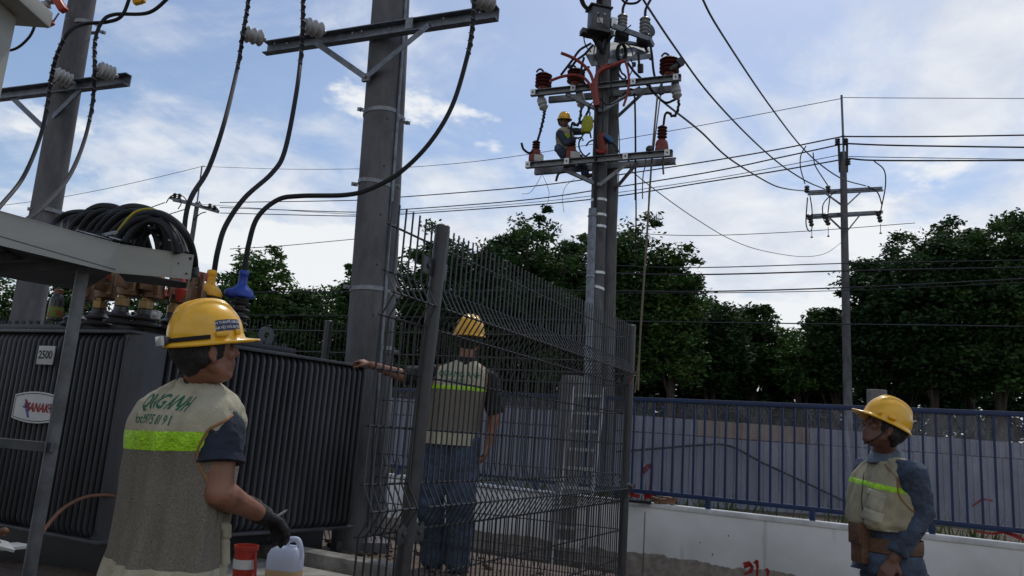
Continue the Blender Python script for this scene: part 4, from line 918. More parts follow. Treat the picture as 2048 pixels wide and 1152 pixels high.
# ------------------------------------------------------------------ far right pole
b = px(1697, 812, 27); PR = V((b.x, b.y, 0)); tr0 = over(PR, 305); tr0 = shift(tr0, 1686)
rp = thing('concrete_pole', PR, 'far concrete pole against the sky on the right with a thin mast on top', 'utility pole', 'concrete utility poles')
pole_shaft(rp, PR, tr0, .165, .115, 18)
m = MB(); tR = tt_(tr0); m.tube([px(1688, 320, tR-.15), px(1683, 190, tR-.15)], .04, 8); m.build('mast', 'galv_dull', rp)
def rb_(a, b_2, w_, h_, nm='crossarm', mt='galv_dull', dt=-.2): m = MB(); m.beam(px(*a, tR+dt), px(*b_2, tR+dt), w_, h_); return m.build(nm, mt, rp)
rb_((1612, 384), (1764, 376), .08, .09); rb_((1616, 389), (1766, 381), .08, .06, dt=.2); rb_((1612, 432), (1765, 424), .08, .11); rb_((1614, 437), (1760, 428), .08, .06, dt=.2)
for (a, b_2) in (((1650, 386), (1686, 412)), ((1724, 382), (1692, 412)), ((1657, 434), (1690, 465)), ((1720, 430), (1692, 465))): rb_(a, b_2, .05, .05, 'brace', 'galv')
m = MB(); m.beam(px(1677, 278, tR-.1), px(1680, 345, tR-.1), .08, .06); m.beam(px(1694, 278, tR-.1), px(1694, 345, tR-.1), .08, .06); m.build('side_plate', 'dark_steel', rp)
for (u, v) in ((1675, 290), (1691, 290), (1614, 385), (1656, 385), (1696, 330)):
    insulator(rp, px(u, v, tR-.2), ZU, .26, .06, .10, 3, 'dark_insul')
for (u, v) in ((1618, 432), (1651, 430), (1755, 424)):
    P = px(u, v, tR-.25); insulator(rp, P+ZU*.05, V((.25, 0, -1)), .45, .06, .095, 4, 'dark_insul', 'fuse_cutout')
    m = MB(); m.cyl(P-ZU*.45+V((.1, 0, 0)), P-ZU*.8+V((.1, 0, 0)), .012); m.ball(P-ZU*.8+V((.1, 0, 0)), .05, (1, 1, .6)); m.build('drop_link', 'galv', rp)
for pts in ([(1612, 292), (1602, 310), (1601, 335), (1610, 368)], [(1626, 305), (1630, 330), (1645, 355), (1655, 370)], [(1748, 322), (1768, 340), (1771, 370), (1764, 410), (1757, 440)], [(1735, 372), (1755, 385), (1764, 410)], [(1672, 382), (1652, 400), (1645, 415), (1648, 440), (1655, 448)], [(1620, 392), (1624, 420), (1624, 455), (1618, 462), (1612, 445), (1615, 395)], [(1660, 392), (1656, 425)]):
    m = MB(); m.tube(spline([px(u, v, tR-.3) for u, v in pts], 8), .022, 6); m.build('jumper', 'rubber', rp)
# far left pole
b = px(378, 760, 48); PF = V((b.x, b.y, 0)); u_, v_, t_f = proj(over(PF, 420)); PF += V((1, 0, 0))*((393-u_)/FPX*t_f); tf0 = over(PF, 405)
fp = thing('concrete_pole', PF, 'most distant pole, between the coiled cables and the left thick cable', 'utility pole', 'concrete utility poles')
pole_shaft(fp, PF, tf0, .19, .14, 14); tF = tt_(tf0)
m = MB(); m.tube([px(393, 415, tF-.2), px(404, 332, tF-.2), px(409, 333, tF-.2)], .05, 6); m.build('mast', 'galv_dull', fp)
m = MB(); m.beam(px(340, 395, tF-.3), px(438, 424, tF-.3), .12, .2); m.beam(px(346, 401, tF+.4), px(436, 419, tF+.4), .12, .12); m.build('crossarm', 'galv_dull', fp)
for (u, v) in ((349, 397), (358, 398), (419, 418), (428, 422)): insulator(fp, px(u, v, tF-.3), ZU, .35, .08, .14, 3, 'dark_insul')
for pts in ([(332, 406), (340, 394), (352, 389), (366, 393), (374, 402)], [(398, 402), (405, 412), (420, 416)], [(438, 424), (432, 416), (424, 418)], [(356, 418), (362, 408), (360, 400)], [(388, 440), (400, 428), (412, 424)]):
    m = MB(); m.tube(spline([px(u, v, tF-.4) for u, v in pts], 6), .035, 5); m.build('jumper', 'rubber', fp)

# ------------------------------------------------------------------ power lines
def line(pts, ts, r, lab, g='power lines across the sky', n=14):
    return cable('power_line', [px(u, v, t) for (u, v), t in zip(pts, ts)], r, 'wire', lab, 'power line', g, n=n, seg=6)
line([(1284, -8), (1292, 8), (1350, 95), (1420, 190), (1500, 275), (1560, 328), (1612, 362), (1649, 378)], [12.9, 13, 14.6, 17, 20.5, 23.5, 25.5, tR-.3], .021, 'thick line dropping from the lineman pole top to the far right pole')
line([(1400, -12), (1440, 62), (1540, 212), (1614, 305), (1679, 355), (1732, 372)], [13.4, 14.5, 18.5, 23, 26, tR-.2], .021, 'rightmost thick line dropping steeply from the top edge to the far right pole')
line([(1296, 165), (1320, 198), (1400, 262), (1460, 318), (1540, 367), (1575, 378), (1612, 382)], [tp_-.3, 14, 16.5, 19, 23.5, 25.5, tR-.2], .021, 'lowest thick line sagging from the lineman crossarm to the far right pole')
far = [  # v at x: right pole, 1420, 1040, 790, 440
 ([(440, 405), (694, 401), (790, 395), (1040, 375), (1220, 352), (1420, 322), (1560, 298), (1690, 272)], .026, 'uppermost of the thick lines running left behind both pole groups'),
 ([(440, 415), (694, 424), (790, 420), (1040, 401), (1220, 376), (1420, 344), (1560, 315), (1690, 287)], .026, 'second thick line running left behind both pole groups'),
 ([(380, 407), (694, 428), (790, 425), (1040, 407), (1220, 387), (1420, 358), (1560, 333), (1690, 308)], .014, 'thin conductor between the second and lowest thick lines on the left'),
 ([(440, 426), (694, 432), (790, 429), (1040, 412), (1220, 394), (1420, 363), (1560, 341), (1690, 318)], .026, 'lowest thick line running left behind both pole groups')]
for pts, r, lab in far:
    ts = [1/(1/(tF-.3)+(1/tR-1/(tF-.3))*(u-440)/(1690-440)) for u, v in pts]; line(pts, ts, r, lab)
for pts, r, lab in (([(1686, 272), (1700, 273), (1870, 273), (2070, 270)], .030, 'top thick line leaving the far right pole to the right edge'), ([(1690, 287), (1800, 291), (2070, 295)], .030, 'second thick line leaving the far right pole to the right edge'), ([(1697, 313), (1800, 315), (2070, 319)], .014, 'thin line just above the third thick one at the right edge'), ([(1697, 317), (1770, 321), (2070, 321)], .030, 'third thick line leaving the far right pole to the right edge'),
    ([(1684, 195), (1800, 196), (2070, 197)], .012, 'thin earth wire from the mast top to the right edge')):
    line(pts, [tR-.2-.3*i for i in range(len(pts))], r, lab)
line([(-20, 414), (100, 398), (200, 380), (300, 358), (404, 333)], [52, 51, 50, 49, tF], .016, 'thin earth wire from the left edge up to the far left mast')
line([(409, 333), (560, 338), (698, 338), (840, 333), (1020, 314), (1340, 262), (1683, 197)], [tF, 44, 41, 38, 35, 31, tR-.2], .013, 'thin earth wire between the two far masts')
for pts, lab in (([(330, 405), (250, 432), (150, 455)], 'line running left from the far left pole, upper'), ([(372, 418), (340, 428), (250, 455)], 'line running left from the far left pole, lower')): line(pts, [tF]*3, .03, lab)
for pts, r, lab in (([(380, 630), (700, 632), (1300, 643), (2070, 653)], .022, 'lowest telephone line, crossing the trees just above the blue fence'), ([(440, 585), (1100, 581), (1400, 583), (1720, 574), (2070, 556)], .024, 'telephone line crossing the trees at mid height'), ([(1100, 586), (1400, 586), (1720, 580), (2070, 564)], .014, 'thin telephone line close under the mid height one'),
    ([(1160, 528), (1390, 535), (1720, 526), (2070, 520)], .018, 'upper telephone line at the low gap in the trees'), ([(1160, 545), (1400, 549), (1720, 541), (2070, 534)], .026, 'thicker telephone line at the low gap in the trees'),
    ([(460, 498), (560, 492), (690, 480), (800, 470)], .012, 'faint wire left of the twin poles above the trees'), ([(1200, 462), (1385, 471), (1600, 463), (1830, 446)], .012, 'faint wire crossing the cloud between tall trees and the right trees')):
    line(pts, [26]*len(pts), r, lab, 'telephone lines in front of the trees')
cable('guy_wire', [px(u, v, t) for (u, v), t in zip([(1258, 335), (1275, 352), (1340, 402), (1400, 443), (1460, 478), (1520, 500), (1600, 513), (1650, 507), (1684, 484)], [tp_, 13.5, 15, 17, 19, 21, 24, 25.5, tR-.3])], .009, 'rope', 'slack pale line looping from the lineman pole to the far right pole', 'wire')
# ------------------------------------------------------------------ transformer
def axy(P): return V((P.x, P.y, 0))
TC = axy(px(322, 815, 4.5))                      # front corner of the right radiator bank
TR = axy(px(727, 845, 5.72)); ta = (TR-TC).normalized(); n1 = V((ta.y, -ta.x, 0))       # faces the camera-right side
tb = (V((-.9, .44, 0))).normalized(); n2 = V((-tb.y, tb.x, 0)); n2 = n2 if n2.y < 0 else -n2
TB = axy(px(236, 812, 4.32))
zT = zat(TC, 688); zB0 = zat(TR, 1046); zTop = zat(TR, 724)
tr_ = thing('transformer', V(((TC+TR)/2+tb*.6).to_tuple()[:2]+(PADZ,)), 'large dark grey power transformer with corrugated cooling fins and brown terminals', 'transformer')
zt0 = (zT+zTop)/2; zb0 = (zB0+zat(TC, 1092))/2
def finbank(P, d, n, L_, nm, pitch=.048, dep=.075, z0=None, z1=None):
    z0 = z0 if z0 is not None else zb0; z1 = z1 if z1 is not None else zt0
    k = int(L_/pitch); prof = []
    for i in range(k):
        s = i*L_/k; w_ = L_/k
        prof += [(s, -dep), (s+w_*.18, -dep), (s+w_*.22, -.016), (s+w_*.32, -.003), (s+w_*.42, 0), (s+w_*.52, 0), (s+w_*.62, -.003), (s+w_*.72, -.016), (s+w_*.76, -dep)]
    prof.append((L_, -dep)); m = MB(); vs = []; fs = []
    zs = [(z0, .05), (z0+.03, .012), (z0+.06, 0), (z1-.06, 0), (z1-.03, .012), (z1, .05)]
    for (z, ins) in zs:
        for (s, q) in prof:
            qq = q if q <= -dep+1e-6 else q-ins
            c_ = P+d*s+n*qq; vs.append(V((c_.x, c_.y, z)))
    K = len(prof)
    for j in range(len(zs)-1):
        for i in range(K-1): a = j*K+i; fs.append((a, a+1, a+K+1, a+K))
    m.add(vs, fs); o = m.build(nm, 'tank', tr_, smooth=50)
    for z in (z0+.0, z1-.0):
        m = MB(); c_ = P+d*L_/2+n*(-.06); m.box((c_.x, c_.y, z), (L_+.02, .13, .02), (d, n, ZU)); m.build('radiator_rim', 'tank', tr_, bevel=.004)
    return o
LR = (TR-TC).length
finbank(TC, ta, n1, LR, 'radiator')
finbank(TB, tb, n2, 1.75, 'radiator')
# smooth tank wall between the banks and the tank itself
c_ = (TB+TC)/2; dd_ = (TC-TB).normalized(); nn = V((dd_.y, -dd_.x, 0)); m = MB(); c_ = c_-nn*.06
m.box((c_.x, c_.y, (zb0+zt0)/2), ((TC-TB).length-.01, .10, zt0-zb0+.02), (dd_, nn, ZU)); m.build('tank_corner', 'tank', tr_, bevel=.02)
ins = .2; A0 = TC-n1*ins-ta*.02; tbk = -n1; 
m = MB(); P4 = [TC-n1*.09, TR-n1*.09, TR-n1*1.0, TB+tb*1.7-n2*.09+ta*.5, TB+tb*1.7-n2*.09, TB-n2*.09]
m.prism([V((p.x, p.y, zb0+.04)) for p in P4], ZU, zt0-zb0-.03); m.build('tank', 'tank', tr_, bevel=.01)
m = MB(); zl0 = zt0+.0
P5 = [TC-n1*.17+ta*.05, TR-n1*.17-ta*.55, TR-n1*1.0-ta*.55, TB+tb*1.6-n2*.25+ta*.5, TB+tb*1.6-n2*.17, TB-n2*.17+tb*.1]
lidz = zt0+.035
m.prism([V((p.x, p.y, zt0+.005)) for p in P5], ZU, .03); m.build('tank_flange', 'lid', tr_, bevel=.004)
m = MB(); P6 = [p for p in P5]; m.prism([V((p.x, p.y, zt0+.036)) for p in P6], ZU, .03); lid = m.build('lid', 'lid', tr_, bevel=.004)
m = MB()
for a, b_2 in ((P5[0], P5[1]), (P5[5], P5[4])):
    n = int((b_2-a).length/.075)
    for i in range(1, n):
        q = a.lerp(b_2, i/n); dn = (n1 if a is P5[0] else n2); q = q-dn*.03; q = V((q.x, q.y, lidz+.03)); m = MB(); m.cyl(q, q+ZU*.028, .014, .014, 6); m.build('lid_bolt', 'dark_steel', lid)
m = MB(); q = TC.lerp(TR, .5); 
q = axy(onplane(530, 690, TC-n1*.25, n1)); o_ = q; c2_ = V((q.x, q.y, lidz+.10)); ring = []
for (rr, hh_) in ((.022, -.009), (.022, .009), (.062, .009), (.062, -.009), (.022, -.009)):
    ring.append([c2_+ta*rr*math.cos(a)+ZU*rr*math.sin(a)+n1*hh_ for a in [2*math.pi*k/24 for k in range(24)]])
m.loft(ring, cap=False); m.box(c2_-ZU*.075, (.10, .02, .07), (ta, n1, ZU)); m.build('lifting_lug', 'tank', tr_)
# high voltage bushings with coloured boots
def hv(u, vb, vt, t, bm_, lab=None, vis=True):
    P1 = px(u, vt, t); B_ = V((P1.x, P1.y, lidz+.02)); P2 = px(u, vb, t); H = P2.z-B_.z
    insulator(tr_, B_, ZU, max(.08, H-.01), .035, .068, 6, 'dark_insul', 'bushing')
    T = P1.z-P2.z; m = MB(); z0 = P2.z
    m.lathe([(.045, 0), (.082, .002), (.086, .02), (.066, T*.30), (.040, T*.42), (.030, T*.5), (.029, T*.8), (.033, T*.84), (.031, T*.97), (.020, T)], V((B_.x, B_.y, z0)), ZU, 20)
    m.ball(V((B_.x-.06, B_.y-.02, z0+T*.13)), .04, (1.1, 1, .9)); ob = m.build('cable_boot', bm_, tr_, smooth=60)
    m = MB()
    for k in range(3): m.cyl(V((B_.x+.025, B_.y-.028, z0+T*(.5+.15*k))), V((B_.x+.03, B_.y-.036, z0+T*(.5+.15*k))), .005, .005, 6)
    m.build('snap_studs', bm_, ob)
hv(425, 596, 540, 5.08, 'yellow_boot'); hv(489, 598, 541, 5.15, 'blue_boot'); hv(362, 600, 548, 5.2, 'red_plastic')
# brown low voltage terminals
def mid(u, v, t): return px(u, v, t)
LV = [(192, 3.99+.75), (236, 4.55), (285, 4.6), (343, 4.72), (374, 4.85), (148, 4.9)]
for i, (u, t) in enumerate(LV):
    P = px(u, 655, t); B_ = V((P.x, P.y, lidz+.02)); ztm = px(u, 548, t).z
    m = MB(); m.lathe([(.085, 0), (.088, .012), (.055, .03), (.07, .04), (.072, .05), (.045, .07), (.04, .10)], B_, ZU, 20); m.build('terminal_foot', 'dark_insul', tr_)
    m = MB(); m.lathe([(.036, .10), (.045, .105), (.045, .15), (.03, .155), (.03, .17)], B_, ZU, 6); m.build('brass_nut', 'brass', tr_)
    m = MB(); d = ta; cpl = B_+ZU*.17; m.lathe([(.05, 0), (.062, .01), (.062, .11), (.05, .12)], cpl+ta*.03-ZU*.005, ZU, 18); m.build('clamp', 'copper', tr_)
    hh_ = ztm-cpl.z
    m = MB(); m.box(cpl+ZU*(hh_/2+.02)-tb*.0+n1*.02, (.145, .012, hh_), (tb, ta, ZU)); fl = m.build('flag_plate', 'brown_plate', tr_, bevel=.003)
    m = MB(); m.box(cpl+ZU*(hh_/2+.03)+tb*-.045-ta*.05, (.02, .075, hh_*.85), (tb, ta, ZU)); m.build('flag_edge', 'copper', tr_, bevel=.002)
    m = MB()
    for (a, b_2) in ((-.03, .6), (.03, .6), (-.03, .85), (.03, .85)): q = cpl+ZU*hh_*b_2+tb*a-ta*.008+n1*.02; m.cyl(q, q-ta*.015, .01, .01, 6)
    m.build('bolts', 'galv', fl)
    m = MB(); m.box(B_+V((.02, 0, ztm-B_.z-.0)), (.10, .07, .055), (tb, ta, ZU)); m.build('cable_end', ('red_plastic', 'red_plastic', 'yellow_boot', 'black', 'red_plastic', 'black')[i], tr_, bevel=.01)
    for k_ in range(3 if i < 4 else 0):
        m = MB(); q = B_+V((.02-.035+.035*k_, .01*k_, 0)); zz_ = ztm+.02; m.tube([V((q.x, q.y, zz_-.03)), V((q.x, q.y, zz_+.14))], .015, 8); m.build('cable_tail', 'rubber', tr_)
m = MB(); P = px(364, 562, 4.35); m.lathe([(.008, -.05), (.016, -.03), (.03, 0), (.034, .02), (.02, .05), (.014, .10), (.006, .13)], P-ZU*.07, ZU, 12); m.build('red_tape_tag', 'red_plastic', tr_)
m = MB(); P = px(312, 630, 4.5); m.box(P, (.045, .04, .05)); m.ball(P+ZU*.0-V((0, .02, 0)), .016); m.build('gauge', 'plate', tr_, bevel=.006)
# earthing strap, label plates
zpl = zat(TB, 712)
def plate_at(u, v, w_, h_, nm='rating_plate', mt='plate', off=.03):
    q = onplane(u, v, TB+n2*.02, n2); m = MB(); m.box(q+n2*off/2, (w_, .008, h_), (tb, n2, ZU)); return q, m.build(nm, mt, tr_, bevel=.002)
right_ = -tb
q, pl = plate_at(97, 711, .150, .112)
decal_text('2500', .068, q+n2*.0195, right_, ZU, None, 'black', pl, off=.001, bold=.03, xs=.95)
q = onplane(76, 815, TB+n2*.02, n2); m = MB(); outl = []
def slab_outline(W_, H_, bul, n=10):
    o = []
    for i in range(n+1): s = -1+2*i/n; o.append((W_*s, -H_-bul*(1-s*s)))
    for i in range(n+1): s = 1-2*i/n; o.append((W_*s, H_+bul*(1-s*s)))
    return o
def outl3(q, o, off): return [q+right_*a+ZU*b_2+n2*off for a, b_2 in o]
m.prism(outl3(q, slab_outline(.205, .068, .024), .010), n2, .008); sg = m.build('maker_plate', 'white', tr_)
m = MB(); O1 = outl3(q, slab_outline(.196, .061, .022), .0195); O2 = outl3(q, slab_outline(.191, .0575, .021), .0195); k = len(O1)
m.add(O1+O2, [(i, (i+1) % k, (i+1) % k+k, i+k) for i in range(k)]); m.build('border', 'black', sg, smooth=0)
decal_text('SANAKY', .070, q+n2*.019+right_*.045-ZU*.003, right_, ZU, None, 'red_paint', sg, off=.001, bold=.035, shear=.28, xs=.92)
m = MB()
for k_, (col) in enumerate(('red_paint', 'blue_boot')):
    m = MB()
    for j in range(4):
        a0 = q+n2*.0202+right_*(-.105+.012*j-(0 if k_ == 0 else -.002))+ZU*((.045-.012*j) if k_ == 0 else (.022-.02*j))
        m.add([a0, a0+right_*.020-ZU*.004, a0+right_*.030-ZU*.026, a0+right_*.010-ZU*.022], [(0, 3, 2, 1)])
    m.build('emblem', col, sg, smooth=0)
for sgn in (-.092, .142):
    m = MB()
    for k_ in (-1, 1):
        P = [q+n2*.0202+right_*(sgn+.008*k_+.009*math.cos(a))+ZU*.007*math.sin(a) for a in [i*math.pi/8 for i in range(17)]]; m.tube(P, .0012, 4)
    m.tube([q+n2*.0202+right_*(sgn-.024), q+n2*.0202+right_*(sgn+.024)], .001, 4); m.build('link_mark', 'black', sg)
# base channels under the transformer
m = MB(); c_ = (TC+TR)/2-n1*.5
for P, d, L_ in ((TC-n1*.35, ta, LR), (TC-n1*.95, ta, LR), (TB-n2*.3, tb, 1.5)):
    cc = P+d*L_/2; m.box((cc.x, cc.y, (PADZ+zb0)/2-.03), (L_, .09, zb0-PADZ+.0), (d, V((-d.y, d.x, 0)), ZU))
m.build('base_frame', 'lid', tr_, bevel=.005)
m = MB(); m.tube(spline([px(72, 1085, 3.6), px(92, 1055, 3.75), px(125, 1018, 3.95), (px(165, 996, 4.1)), px(205, 990, 4.2), px(232, 993, 4.3)], 8), .009, 7); single('hose', m, 'hose', 'thin rusty orange tube arching out from the transformer fins', 'tube')
m = MB(); m.beam(px(-40, 1098, 3.4), px(52, 1090, 3.6), .12, .012); m.beam(px(-10, 1086, 3.4), px(22, 1094, 3.45), .10, .012, up=V((.3, 0, 1))); single('sheet_scrap', m, 'white', 'bent white sheet scrap on the dark ground at the lower left edge', 'scrap sheet')
m = MB(); P = px(8, 1063, 3.4); m.ball(P, .02, (1, 1, .9)); m.tube([P, P-V((.15, 0, .01))], .012, 6); m.beam(P+V((-.12, .0, .0)), P+V((-.02, 0, -.06)), .03, .03); single('pipe_fitting', m, 'hose', 'small rusty pipe fitting above the white sheet scrap', 'fitting')

# ------------------------------------------------------------------ canopy with the cable coils
KA, KB, KC = px(-30, 413, 2.98), px(240, 488, 3.62), px(388, 510, 3.82)
kz = 2.2
cp = thing('canopy', V((KB.x, KB.y, PADZ)), 'beige steel cable tray canopy over the terminals, on thin galvanised posts', 'cable tray')
def K(u, v, ): return None
zt1, zt2, zt3 = KA.z, KB.z, KC.z
def fascia(Pa, Pb, va, vb_, nm):
    za = zat(Pa, va); zb_2 = zat(Pb, vb_); d = axy(Pb-Pa).normalized(); n = V((d.y, -d.x, 0)); th = .004
    P = [Pa, Pb, V((Pb.x, Pb.y, zb_2)), V((Pa.x, Pa.y, za))]
    m = MB(); m.prism(P[::-1], -n, .004); m.prism([p+n*.002 for p in (Pa, Pb)][::1]+[p-n*.05 for p in (Pb, Pa)], -ZU, .004)
    return m.build(nm, 'beige_sheet', cp, smooth=0), n, za, zb_2
f1, nA, zA, zB_ = fascia(KA, KB, 480, 546, 'side_panel')
KM = KB.lerp(KC, .715)
f2, nB, z1_, z2_ = fascia(KB, KM, 546, 555, 'side_panel')
f3, nC, z3_, z4_ = fascia(KM+nB*.002, KC+nB*.002, 555, 559, 'end_cover')
dB = axy(KC-KB).normalized()
m = MB()
for (a, b_2, w_, h_) in ((.955, .83, .012, .012), (.93, .2, .012, .006), (.8, .55, .006, .006)):
    P = KB.lerp(KC, a)+nB*.004; z = KC.z-(KC.z-z4_)*(1-b_2); m.box(V((P.x, P.y, z)), (w_, .004, h_), (dB, nB, ZU))
m.build('holes', 'black', f3)
# floor of the tray and cross members underneath
back = V((-.62, .55, 0))
zf = zB_+.012
m = MB(); m.prism([V((KA.x-.5, KA.y-.2, zf-.0)), V((KA.x, KA.y, zf)), V((KB.x, KB.y, zf)), V((KB.x-.55, KB.y+.75, zf)), V((KA.x-.9, KA.y+.75, zf))], ZU, .006); m.build('tray_floor', 'frame_steel', cp)
m = MB(); m.prism([V((KB.x, KB.y+.01, zf+.001)), V((KC.x-.02, KC.y+.01, zf+.001)), V((KC.x-.1, KC.y+.2, zf+.001)), V((KB.x-.1, KB.y+.3, zf+.001))], ZU, .004); m.build('tray_floor', 'frame_steel', cp)
for v_, dt in ((522, .0), ):
    m = MB(); m.beam(px(-20, 540, 3.4), px(172, 528, 3.52), .05, .04); m.build('cross_member', 'frame_steel', cp)
m = MB(); m.beam(px(-20, 512, 3.15), px(105, 512, 3.9), .03, .03); m.build('cross_member', 'frame_steel', cp)
pf = px(166, 545, 3.55); bt = V((pf.x, pf.y, PADZ-.3))
m = MB(); m.angle(bt, V((pf.x, pf.y, zB_-.01)), .055, .055, .005, up=V((-.6, 1, 0)), flip=-1); m.build('post', 'frame_steel', cp)
m = MB(); m.angle(bt+V((-.62, .28, 0)), V((pf.x-.62, pf.y+.28, zB_-.01)), .055, .055, .005, up=V((-.6, 1, 0)), flip=-1); m.build('post', 'frame_steel', cp)
pq = over(bt, 895); m = MB(); m.beam(px(-25, 883, 3.42), pq+V((0, .01, 0)), .035, .04); m.build('cross_rail', 'frame_steel', cp)
m = MB(); m.beam(px(172, 465, 3.75), px(205, 475, 3.68), .10, .004); m.beam(px(206, 470, 3.66), px(232, 464, 3.72), .025, .012); m.build('bent_flap', 'galv', cp)
# cable coils on the tray
def zp(l): return [(x/3.2, 400+y/3.2) for x, y in l]
COILS = [([(330, 190), (355, 140), (430, 90), (540, 80), (640, 110), (700, 200), (720, 330)], 4.6, 'leftmost low black loop at the back of the coiled cables'),
 ([(380, 190), (410, 145), (480, 110), (580, 105), (680, 150), (740, 330)], 4.52, 'second low loop lying behind the tall coiled cables'),
 ([(420, 200), (460, 130), (560, 90), (660, 100), (760, 180), (800, 330)], 4.44, 'third black loop, just left of the first tall arch'),
 ([(480, 215), (510, 140), (560, 75), (650, 38), (760, 58), (850, 150), (880, 330)], 4.36, 'first tall arch of the coiled cables, counted from the left'),
 ([(530, 225), (560, 160), (630, 95), (720, 75), (830, 120), (920, 330)], 4.28, 'lower loop tucked under the first tall arch'),
 ([(580, 235), (610, 170), (690, 95), (790, 75), (890, 130), (960, 330)], 4.20, 'loop just right of the first tall arch'),
 ([(630, 240), (660, 160), (750, 70), (860, 42), (980, 75), (1080, 170), (1130, 340)], 4.12, 'highest middle arch of the coiled cables'),
 ([(665, 250), (700, 180), (790, 100), (880, 75), (990, 110), (1060, 200), (1100, 340)], 4.06, 'loop close inside the highest middle arch'),
 ([(720, 260), (770, 190), (860, 125), (960, 110), (1050, 180), (1090, 340)], 3.98, 'inner loop right behind the yellow striped cable'),
 ([(735, 275), (800, 190), (900, 100), (1010, 85), (1120, 140), (1200, 240), (1240, 360), (1250, 470)], 3.90, 'front outermost arch running down past the tray end'),
 ([(790, 280), (860, 190), (960, 135), (1050, 150), (1110, 230), (1135, 340)], 3.84, 'front inner arch directly under the outermost one'),
 ([(830, 290), (860, 240), (920, 190), (980, 200), (1010, 270), (1020, 340)], 4.0, 'small inner loop seen through the front arches'),
 ([(900, 300), (940, 210), (1010, 190), (1050, 250), (1070, 350)], 3.95, 'narrow inner loop nearest the tray end'),
 ([(1060, 140), (1130, 220), (1175, 300), (1190, 350)], 3.95, 'short cable inside the outermost arch beside the thick feeder')]
for l, t, lab in COILS:
    q = zp(l); cable('coiled_cable', [px(u, v, t-.0+.1*math.sin(i)) for i, (u, v) in enumerate(q)], .0185, 'rubber', 'black '+lab if not lab.startswith('left') else lab, 'cable', 'cables coiled on the canopy', n=8)
for i in range(2, 9):
    (l0, t0_, _), (l1, t1_, _) = COILS[i], COILS[i+1]; P0 = spline([px(u, v, t0_) for u, v in zp(l0)], 8); P1 = spline([px(u, v, t1_) for u, v in zp(l1)], 8); n = 40
    P = [P0[int(k*(len(P0)-1)/n)].lerp(P1[int(k*(len(P1)-1)/n)], .5)-ZU*.012 for k in range(n+1)]
    P = [P[0]]+[(P[k-1]+P[k]*2+P[k+1])/4 for k in range(1, n)]+[P[n]]
    m = MB(); m.tube(P, .018, 8); single('coiled_cable', m, 'rubber', ['thin gap black loop between the third and fourth coiled cables from the left', 'black loop hugging the right side of the first tall arch', 'black loop between the first tall arch and its right neighbour', 'black loop leading up to the highest middle arch from the left', 'black loop squeezed inside the highest middle arch', 'black loop just behind the yellow striped cable, above its inner neighbour', 'black loop in the middle between the yellow striped cable and the front arch'][i-2], 'cable', 'cables coiled on the canopy')
q = zp([(715, 255), (760, 195), (820, 120), (880, 72), (970, 58), (1030, 90), (1090, 150), (1130, 230), (1140, 340)])
mt_ = mat('yellow_green_stripe', (.55, .42, .03), .5, col2=(.35, .33, .03)); MT['yg'] = mt_
cable('earth_cable', [px(u, v, 4.0) for u, v in q], .0075, 'yg', 'yellow and green striped thin cable running over the black coils', 'cable', n=8)
for (u, v, t) in ((230, 478, 3.9), (348, 484, 3.85)):
    m = MB(); P = px(u, v, t); m.tube([P+V((-.03, 0, .008)), P+V((.03, 0, -.004))], .004, 5)
    single('cable_tie', m, 'plate', 'pale cable tie near the tray flap' if u < 300 else 'pale cable tie on the front arch above the tray end', 'cable tie')
m = MB(); P = px(391, 545, 3.9); m.cyl(px(389, 535, 3.9), px(390, 555, 3.9), .022, .022, 12); m.tube(spline([px(383, 562, 3.86), px(384, 552, 3.86), px(392, 550, 3.86), px(399, 556, 3.86), px(398, 568, 3.86), px(390, 570, 3.86)], 5), .004, 5); single('hook', m, 'dark_steel', 'black cable end sleeve with wire hook at the tray end', 'sleeve')

# ------------------------------------------------------------------ cabinet top left
c1 = px(34, 30, 3.1); zc1 = px(40, 34, 2.95).z
cb_ = thing('cabinet', V((c1.x-.5, c1.y+.1, PADZ)), 'beige switch cabinet whose overhanging roof pokes in at the upper left corner', 'cabinet')
m = MB(); q = V((px(34, 40, 3.05).x, px(34, 40, 3.05).y, 0)); m.box((q.x-.45, q.y-.25, (zc1+PADZ)/2+.05), (.9, .5, zc1-PADZ)); m.build('body', 'beige_sheet', cb_, bevel=.008)
m = MB(); m.box((q.x-.43, q.y-.25, zc1+.085), (1.03, .66, .07)); m.build('roof', 'beige_sheet', cb_, bevel=.008)
# ------------------------------------------------------------------ bottle standing on the transformer lid
P = px(105, 655, 4.75); bo = thing('bottle', V((P.x, P.y, lidz+.03)), 'dark water bottle with brown cap and green red label standing on the transformer', 'bottle')
Bz = V((P.x, P.y, lidz+.03)); m = MB(); m.lathe([(.03, 0), (.042, .006), (.042, .12), (.04, .135), (.026, .165), (.02, .17)], Bz, ZU, 18); m.build('bottle_body', mat('dark_bottle', (.03, .035, .035), .25), bo)
m = MB(); m.lathe([(.026, .165), (.027, .17), (.027, .195), (.02, .2)], Bz, ZU, 16); m.build('cap', 'copper', bo)
m = MB(); m.lathe([(.0425, .02), (.0432, .022), (.0432, .085), (.0425, .087)], Bz, ZU, 18, cap=False); m.build('label', mat('bottle_label', (.05, .25, .03), .5, col2=(.3, .03, .01), scale=30), bo)

